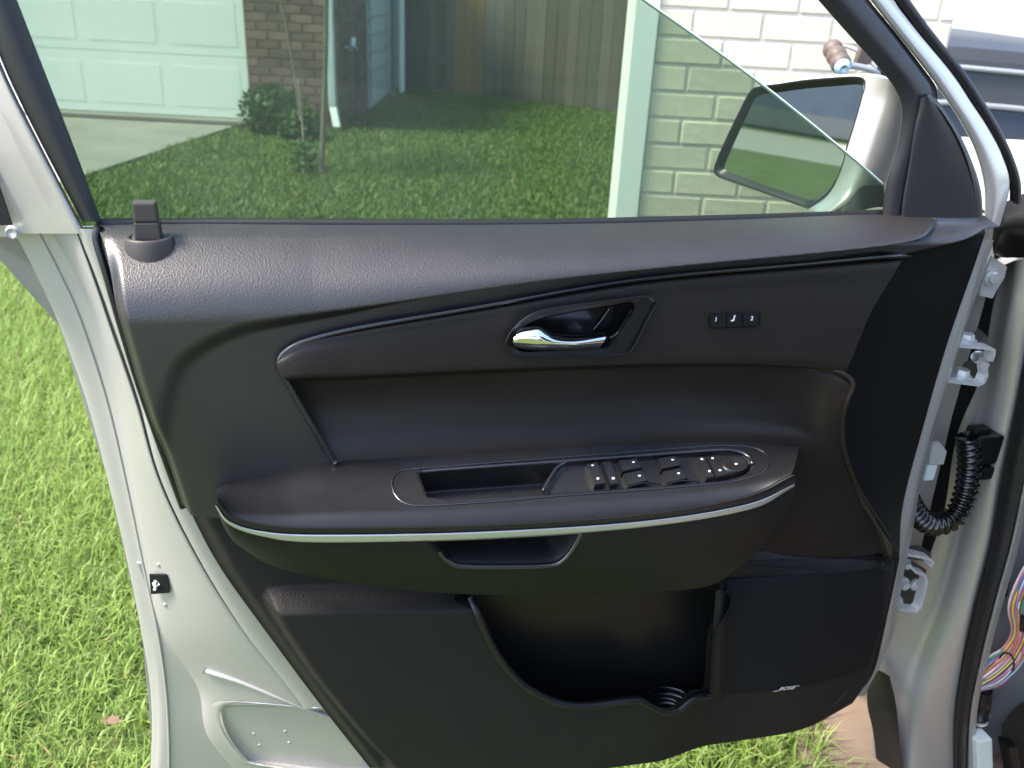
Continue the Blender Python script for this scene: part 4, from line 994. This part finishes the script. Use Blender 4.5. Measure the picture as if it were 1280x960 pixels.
# kick panel behind, bare metal
mesh('kick_panel', loft([pv([x - 4 for x in e6], -.12), pv([x + 60 for x in e6], -.105), pv([x + 160 for x in e6], -.06)], 60, 8), 'greymetal', car)
mesh('pillar_hole', tube(Pr([(1259, 728, -.100), (1256, 744, -.104)]), .0036, 8, 10), 'cavity', car)
mesh('pillar_hole', tube(Pr([(1230, 786, -.108), (1235, 786, -.107)]), .0026, 8, 8), 'cavity', car)
# wire harness
wk = ['w_white', 'w_pink', 'w_green', 'w_blue', 'w_yellow', 'w_red', 'w_violet', 'w_white', 'w_pink', 'w_orange', 'w_lblue', 'w_white', 'w_green', 'w_pink', 'w_white', 'w_violet', 'w_yellow', 'w_red', 'w_blue', 'w_white', 'w_pink', 'w_green', 'w_white', 'w_orange', 'w_lblue', 'w_pink']
random.seed(31)
hm = mesh('wire_harness', tube(Pr([(1332, 694, -.09), (1296, 722, -.088), (1276, 760, -.086), (1276, 795, -.086), (1262, 820, -.086), (1240, 838, -.086), (1224, 852, -.086)]), .0075, 60, 8), 'rubber', car)
spine = [(1340, 690), (1300, 716), (1277, 757), (1277, 790), (1266, 818), (1244, 838), (1222, 854)]
for i, wn in enumerate(wk):
    off = (i / (len(wk) - 1) - .5) * 2; jit = random.uniform(-1, 1)
    pts = []
    for k, (x, y) in enumerate(spine):
        spread = (20, 21, 15, 13, 15, 17, 11)[k]
        a = ((.6, .8), (.7, .75), (.95, .3), (1.0, .1), (.75, .65), (.5, .86), (.35, .94))[k]
        o_ = (off + random.uniform(-.12, .12)) * spread
        pts.append(P(x + a[0] * o_, y + a[1] * o_ , -.078 + .012 * math.cos(off * 1.4) * random.uniform(.4, 1.1)))
    mesh('wire', tube(pts, .00165, 40, 6), wn, hm)
mesh('harness_tape', tube(Pr([(1277, 762, -.078), (1277, 781, -.078)]), .017, 8, 14), 'rubber', hm)
mesh('cable_tie', tube([P(1258 + 6 * math.cos(q * .5) * 1.6, 829 + 13 * math.sin(q * .5), -.070 + .012 * math.cos(q * .5 + 1)) for q in range(13)], .0018, 40, 6), 'rubber', hm)
mesh('connector', join(cyl(P(1230, 862, -.082), P(1226, 894, -.084), .014, .016), cyl(P(1226, 893, -.084), P(1226, 898, -.084), .010)), 'smooth', car)
mesh('connector_ring', cyl(P(1226, 898, -.083), P(1226, 902, -.083), .012), 'steel', car)
mesh('kick_duct', join(boxv(P(1207, 912, -.080), RV * .034, P(1212, 1000, -.08) - P(1207, 912, -.08), NV * .03, .004)), 'box', car, False)
mesh('kick_duct_cap', boxv(P(1246, 920, -.08), RV * .02, P(1262, 1000, -.08) - P(1246, 920, -.08), NV * .03, .003), 'smooth', car, False)
mesh('footwell_carpet', loft([Pr([(1252, 905, -.075), (1275, 880, -.075), (1340, 850, -.07)]), Pr([(1256, 1010, -.07), (1290, 1010, -.07), (1340, 1010, -.065)])], 20, 6), 'interior', car)
# black corner trim at the windscreen base
mesh('fender_corner_trim', loft([Pr([(1240, 300, -.05), (1246, 262, -.05), (1262, 250, -.05), (1285, 240, -.05), (1330, 225, -.05)]), Pr([(1242, 318, -.042), (1252, 290, -.040), (1268, 285, -.040), (1290, 283, -.04), (1330, 280, -.04)]), Pr([(1244, 318, -.07), (1254, 322, -.06), (1270, 322, -.06), (1292, 322, -.06), (1330, 320, -.06)])], 50, 8), 'smooth', car)
# hinges
def bracket(ps, w, h, r=.0035):   # bent strap following pixels, with height along z
    c = [P(x, y, q) for x, y, q in ps]
    V, F_ = [], []
    n = len(c)
    for s in (1, -1):
        for p in c: V.append(p + ZV * h * s / 2)
    F_ = [(i, i + 1, n + i + 1, n + i) for i in range(n - 1)]
    return V, F_
def strap(path, width, thick):
    """flat steel strap: path points with normal direction offset, swept width along NV"""
    pts = [P(*q) for q in path]; V, F_ = [], []
    for i, p in enumerate(pts):
        a = pts[max(i - 1, 0)]; b = pts[min(i + 1, len(pts) - 1)]; t = (b - a).normalized(); nrm = t.cross(NV).normalized()
        for dw, dn in ((0, -1), (0, 1), (1, 1), (1, -1)): V.append(p - NV * width * dw + nrm * thick * dn / 2)
    n = len(pts)
    for i in range(n - 1):
        for k in range(4): F_.append((i * 4 + k, i * 4 + (k + 1) % 4, (i + 1) * 4 + (k + 1) % 4, (i + 1) * 4 + k))
    F_ += [(0, 1, 2, 3), tuple((n - 1) * 4 + k for k in range(4))]
    return V, F_
hin = mesh('door_hinge', strap([(1196, 432.5, -.02), (1215, 434, -.02), (1238, 436, -.02), (1243, 438, -.02), (1243, 443, -.02), (1240, 452, -.02)], .016, .0042), 'steel', car, False)
mesh('hinge_leaf', strap([(1236, 455, -.022), (1233, 462, -.022), (1234, 470, -.022), (1230, 479, -.022), (1224, 481.5, -.022), (1205, 479, -.022), (1185, 476.5, -.022)], .016, .0042), 'steel', hin, False)
for x, y in ((1208, 424), (1202, 468)): p = P(x, y, -.05); mesh('hinge_bolt', join(cyl(p, p + ZV * .008, .010, .009, 6), cyl(p - ZV * .004, p, .014, .014, 16)), 'steel', hin, False)
mesh('hinge_pin', join(cyl(P(1218, 446, -.045), P(1236, 447, -.045), .0065), cyl(P(1224, 442, -.045), P(1224, 451, -.045), .008)), 'steel', hin)
mesh('hinge_gusset', loft([Pr([(1222, 410, -.06), (1232, 418, -.06), (1240, 434, -.055)]), Pr([(1205, 434, -.06), (1218, 434, -.06), (1236, 436, -.055)])], 16, 4), 'darksteel', hin)
mesh('hinge_gusset', loft([Pr([(1206, 452, -.06), (1220, 450, -.06), (1234, 455, -.06)]), Pr([(1192, 476, -.06), (1210, 478, -.06), (1228, 479, -.06)])], 16, 4), 'darksteel', hin)
h2 = mesh('door_hinge', strap([(1134, 694, -.03), (1148, 696, -.03), (1163, 700, -.03), (1167, 704, -.03), (1164, 709, -.03)], .016, .0042), 'steel', car, False)
mesh('hinge_leaf', strap([(1146, 716, -.03), (1156, 719, -.03), (1159, 728, -.03), (1156, 742, -.03), (1151, 760, -.03), (1146, 765, -.03), (1130, 763, -.03), (1114, 759, -.03)], .016, .0042), 'steel', h2, False)
for x, y, r in ((1131, 704, .009), (1128, 729, .011), (1145, 731, .010), (1121, 752, .010)):
    p = P(x, y, -.055); mesh('hinge_bolt', join(cyl(p, p + NV * .010, r * .75, r * .6, 12), cyl(p - NV * .003, p + NV * .002, r, r, 16)), 'steel', h2, False)
mesh('hinge_gusset', loft([Pr([(1136, 682, -.07), (1150, 682, -.07), (1164, 692, -.07)]), Pr([(1132, 698, -.07), (1148, 700, -.07), (1164, 704, -.07)])], 16, 4), 'darksteel', h2)
mesh('hinge_back', loft([Pr([(1122, 700, -.085), (1140, 702, -.085), (1158, 712, -.085)]), Pr([(1112, 760, -.085), (1130, 762, -.085), (1148, 762, -.085)])], 16, 4), 'darksteel', h2)
# upper gap plates and check link
up_b = mesh('upper_plate', prism(Pr([(1238, 320, -.075), (1256, 332, -.075), (1253, 346, -.075), (1244, 360, -.075), (1238, 372, -.075), (1222, 368, -.075), (1228, 342, -.075)]), NV * .004), 'steel', car, False)
p = P(1239, 346, -.07); mesh('plate_bolt', join(cyl(p, p + NV * .008, .009, .007, 12), cyl(p, p + NV * .003, .012, .012, 16)), 'steel', up_b, False)
chk = mesh('check_link', prism(Pr([(1164, 552, -.070), (1172, 551, -.070), (1180, 562, -.070), (1176, 578, -.070), (1158, 578, -.070), (1160, 562, -.070)]), NV * .006), 'steel', car, False)
mesh('check_link_bracket', boxv(P(1152, 599, -.07), RV * .017, P(1157, 580, -.07) - P(1152, 599, -.07), NV * .006, .002), 'box', chk, False)
mesh('pillar_recess', loft([Pr([(1228, 318, -.118), (1215, 380, -.118), (1190, 470, -.118), (1168, 560, -.118), (1150, 640, -.118), (1130, 700, -.118)]), Pr([(1262, 318, -.118), (1242, 380, -.118), (1226, 470, -.118), (1196, 545, -.118), (1180, 640, -.118), (1160, 700, -.118)])], 40, 4), 'cavity', car)
# corrugated rubber boot
bp_ = curve(Pr([(1210, 545, -.075), (1212, 580, -.070), (1207, 615, -.066), (1196, 642, -.062), (1180, 654, -.060), (1160, 654, -.060), (1144, 640, -.058), (1133, 620, -.055)]), 220)
boot = mesh('wiring_boot', tube(bp_, .0155, raw=True, s=16, rfun=lambda t: 1.0 + .16 * math.sin(t * 2 * math.pi * 24)), 'gloss', car)
mesh('boot_collar', join(boxv(P(1198, 572, -.095), RV * .045, ZV * .050, NV * .03, .006), boxv(P(1200, 590, -.09), RV * .034, ZV * .022, NV * .03, .005), boxv(P(1204, 545, -.095), RV * .03, ZV * .02, NV * .02, .004)), 'smooth', boot, False)
# dark wheel-arch liner and sill end below the door front
mesh('arch_liner', loft([Pr([(1086, 842, -.15), (1084, 880, -.15), (1092, 920, -.15), (1100, 1000, -.15)]), Pr([(1098, 838, -.12), (1104, 880, -.12), (1112, 920, -.12), (1120, 1000, -.12)]), Pr([(1112, 845, -.10), (1120, 880, -.10), (1124, 920, -.10), (1130, 1000, -.10)])], 40, 6), 'rubber', car)

# rest of the car body
fen = [(.06, 0.0, .30), (.14, -.02, .55), (.10, -.015, .80), (.02, .015, .98), (.02, .04, 1.045)]
def sect(a, s=0.0, drop=0.0): return [C(a, b + s, z - drop) for b, z in ((0.02, .34), (-.03, .55), (-.025, .80), (.01, .965), (.05, 1.03 ), (.10, 1.05))]
mesh('fender', loft([sect(.10), sect(.5, .0, .01), sect(.85, .03, .03), sect(1.08, .14, .07), sect(1.16, .34, .10)], 60, 8), 'silver', car)
mesh('hood', loft([[C(.16, b, z) for b, z in ((.10, 1.055), (.35, 1.085), (.9, 1.11), (1.45, 1.085), (1.75, 1.05))], [C(.6, b, z) for b, z in ((.10, 1.04), (.35, 1.075), (.9, 1.10), (1.45, 1.075), (1.75, 1.04))], [C(1.0, b, z) for b, z in ((.16, 1.0), (.4, 1.03), (.9, 1.05), (1.4, 1.03), (1.7, 1.0))], [C(1.17, b, z) for b, z in ((.36, .90), (.55, .92), (.9, .93), (1.3, .92), (1.5, .90))], [C(1.19, b, z) for b, z in ((.36, .35), (.55, .35), (.9, .35), (1.3, .35), (1.5, .35))]], 50, 8), 'silver', car)
mesh('cowl', cbox(.0, .17, .10, 1.72, .97, 1.06, .02), 'smooth', car)
mesh('wiper', tube([C(.10, .06, 1.085), C(.12, .3, 1.10), C(.10, .8, 1.11)], .008, 20, 8), 'rubber', car)
mesh('windscreen', cpoly([(.02, .12, 1.06), (.02, 1.68, 1.06), (-.62, 1.5, 1.60), (-.62, .30, 1.60)], ZV * .006), 'glass', car, False)
for b0, b1 in ((.16, .30), (1.72, 1.52)):
    mesh('windscreen_pillar', tube([C(.10, b0, 1.05), C(-.3, (b0 + b1) / 2, 1.36), C(-.66, b1, 1.62)], .045, 20, 10), 'silver', car)
mesh('roof', loft([[C(-.62, b, z) for b, z in ((.24, 1.58), (.34, 1.63), (.9, 1.66), (1.46, 1.63), (1.56, 1.58))], [C(-1.5, b, z) for b, z in ((.20, 1.63), (.32, 1.69), (.9, 1.72), (1.48, 1.69), (1.6, 1.63))], [C(-3.0, b, z) for b, z in ((.22, 1.60), (.34, 1.66), (.9, 1.69), (1.46, 1.66), (1.58, 1.60))]], 40, 8), 'silver', car)
mesh('headliner', cbox(-3.0, -.66, .26, 1.54, 1.55, 1.575, .01), 'interior', car)
mesh('floor', cbox(-3.6, .0, .26, 1.74, .28, .32, .01), 'interior', car)
mesh('sill', loft([[C(a, b, z) for a, b, z in ((-.58, b_, z_), (-.9, b_, z_), (-1.25, b_, z_))] for b_, z_ in ((.02, .30), (-.01, .36), (.0, .41), (.05, .435), (.10, .42), (.10, .36))], 30, 5), 'silver', car)
dash = mesh('dashboard', loft([[C(a, b, z) for b in (.42, .6, .9, 1.3, 1.66)] for a, z in ((.0, .62), (-.20, .64), (-.30, .78), (-.26, .98), (-.12, 1.06), (.04, 1.05))], 40, 6), 'interior', car)
mesh('bulkhead', cbox(-.02, .02, .40, 1.72, .36, 1.0, .005), 'interior', car)
mesh('far_door', cbox(-2.2, .0, 1.74, 1.80, .36, 1.08, .02), 'interior', car)
mesh('middle_pillar', cbox(-1.32, -1.16, .02, .14, .38, 1.64, .03), 'silver', car)
mesh('rear_door', loft([[C(a, b, z) for a in (-1.30, -1.8, -2.3)] for b, z in ((.03, .32), (-.03, .55), (-.025, .85), (.03, 1.06), (.06, 1.09))], 30, 6), 'silver', car)
mesh('rear_quarter', loft([[C(a, b, z) for a in (-2.32, -3.0, -3.7)] for b, z in ((.03, .32), (-.03, .55), (-.025, .85), (.03, 1.06), (.06, 1.09))], 30, 6), 'silver', car)
mesh('rear_window', cpoly([(-1.30, .07, 1.09), (-2.25, .07, 1.09), (-2.2, .20, 1.58), (-1.30, .20, 1.58)], CI * .005), 'darkglass', car, False)
mesh('seat', join(cbox(-1.15, -.60, .28, .80, .52, .72, .06), boxv(C(-1.30, .28, .66), CF * .16, CI * .52, CF * -.22 + ZV * .70, .05), boxv(C(-1.48, .42, 1.38), CF * .10, CI * .24, ZV * .2, .04)), 'interior', car)
for a in (.62, -2.75):
    wv = mesh('wheel', cyl(C(a, .02, .34), C(a, .25, .34), .34, .34, 40), 'tyre', car); mesh('rim', cyl(C(a, .0, .34), C(a, .03, .34), .22, .24, 30), 'satin', wv)

# =================================================================== BEYOND THE FENDER
# low dark-topped car parked behind
Y0 = 4.3
pk = thing('parked_car', Vector((3.3, Y0 + .8, 0)), 'parked car with dark roof and windows above a pale body, beyond the fender', 'parked car')
def PX(px, py): return AtY(px, py, Y0)
prof = [(1095, 140), (1110, 86), (1130, 66), (1180, 58), (1240, 62), (1330, 72), (1500, 100), (1640, 150)]
pr = [AtY(a, b, Y0) for a, b in prof]
mesh('roof_shell', loft([curve(pr, 60), curve([p + Vector((0, -.03, -.05)) for p in pr], 60), ], 60, 3, raw=True), 'darkpaint', pk)
mesh('roof', loft([curve(pr, 60), curve([p + Vector((0, .25, .05)) for p in pr], 60), curve([p + Vector((0, .9, .07)) for p in pr], 60), curve([p + Vector((0, 1.5, .0)) for p in pr], 60)], 60, 4, raw=True), 'darkpaint', pk)
def strip_(o0, o1, dy0, dy1): return loft([[p + Vector((0, dy0, -o0)) for p in curve(pr, 60)], [p + Vector((0, dy1, -o1)) for p in curve(pr, 60)]], 60, 3, raw=True)
mesh('roof_rail', tube([p + Vector((0, -.05, -.085)) for p in pr], .012, 60, 8), 'greymetal', pk)
mesh('side_band', strip_(.05, .23, -.03, -.06), 'darkpaint', pk)
mesh('window_trim', tube([p + Vector((0, -.08, -.235)) for p in pr], .012, 60, 8), 'greymetal', pk)
mesh('side_window', strip_(.235, .46, -.06, -.12), 'darkglass', pk)
z1 = AtY(1275, 172, Y0).z
x0, x1 = PX(1040, 200).x, PX(1900, 200).x
mesh('body', box(x0, x1, Y0 - .16, Y0 + 1.6, .18, z1, .05), 'carwhite', pk)
for xx in (x0 + .75, x1 - .75):
    wq = mesh('wheel', cyl(Vector((xx, Y0 - .18, .31)), Vector((xx, Y0 + .05, .31)), .31, .31, 32), 'tyre', pk); mesh('rim', cyl(Vector((xx, Y0 - .19, .31)), Vector((xx, Y0 - .17, .31)), .2, .22, 24), 'satin', wq)
# pale rendered wall behind it
bgw = thing('garden_wall', Vector((4, 7.4, 0)), 'pale plastered wall behind the parked car', 'wall')
mesh('wall_face', box(xw + 1.4, 9, 7.3, 7.5, 0, 2.6, .01), 'paintwhite', bgw, False)
mesh('wall_coping', box(xw + 1.35, 9.05, 7.24, 7.56, 2.6, 2.68, .01), 'concrete', bgw, False)

# forked arm with ribbed roller, standing in front of the brick wall
RY = 2.62
rs = thing('roller_stand', AtY(1110, 92, RY).xy.to_3d(), 'brown ribbed roller with pale blue end cap on a forked metal arm above the mirror', 'roller stand')
ra0, ra1 = AtY(1039, 58, RY + .06), AtY(1053, 83, RY - .05)
dr = ra1 - ra0; nr = 60
rr_ = lambda t: .78 + .30 * abs(math.sin(t * math.pi * 3)) ** .5
mesh('roller', tube([ra0 + dr * (i / nr) for i in range(nr + 1)], .026, raw=True, s=18, rfun=rr_), 'rust', rs)
mesh('end_cap', join(cyl(ra1, ra1 + dr.normalized() * .008, .022, .020), cyl(ra1 + dr.normalized() * .008, ra1 + dr.normalized() * .014, .020, .012)), 'bluecap', rs)
hubp = AtY(1104, 92, RY)
mesh('fork', join(tube([ra0, AtY(1056, 58, RY + .05), AtY(1072, 64, RY + .03), hubp], .0055, 30, 8), tube([ra1, AtY(1070, 83, RY - .03), AtY(1090, 88, RY - .02), hubp + Vector((0, 0, -.01))], .009, 30, 8)), 'greymetal', rs)
mesh('bracket', join(boxv(AtY(1068, 84, RY), Vector((.05, .01, .01)), Vector((0, .03, 0)), Vector((.01, 0, .055)), .004), boxv(AtY(1074, 66, RY + .01), Vector((.05, .01, -.02)), Vector((0, .02, 0)), Vector((.005, 0, .03)), .003)), 'rust', rs, False)
gb = hubp.copy(); gb.z = 0
mesh('post', tube([hubp + Vector((0, 0, .03)), hubp * .5 + gb * .5, gb + Vector((0, 0, .02))], .02, 10, 12), 'smooth', rs)
mesh('foot', box(gb.x - .2, gb.x + .2, gb.y - .15, gb.y + .15, .012, .03, .004), 'smooth', rs, False)
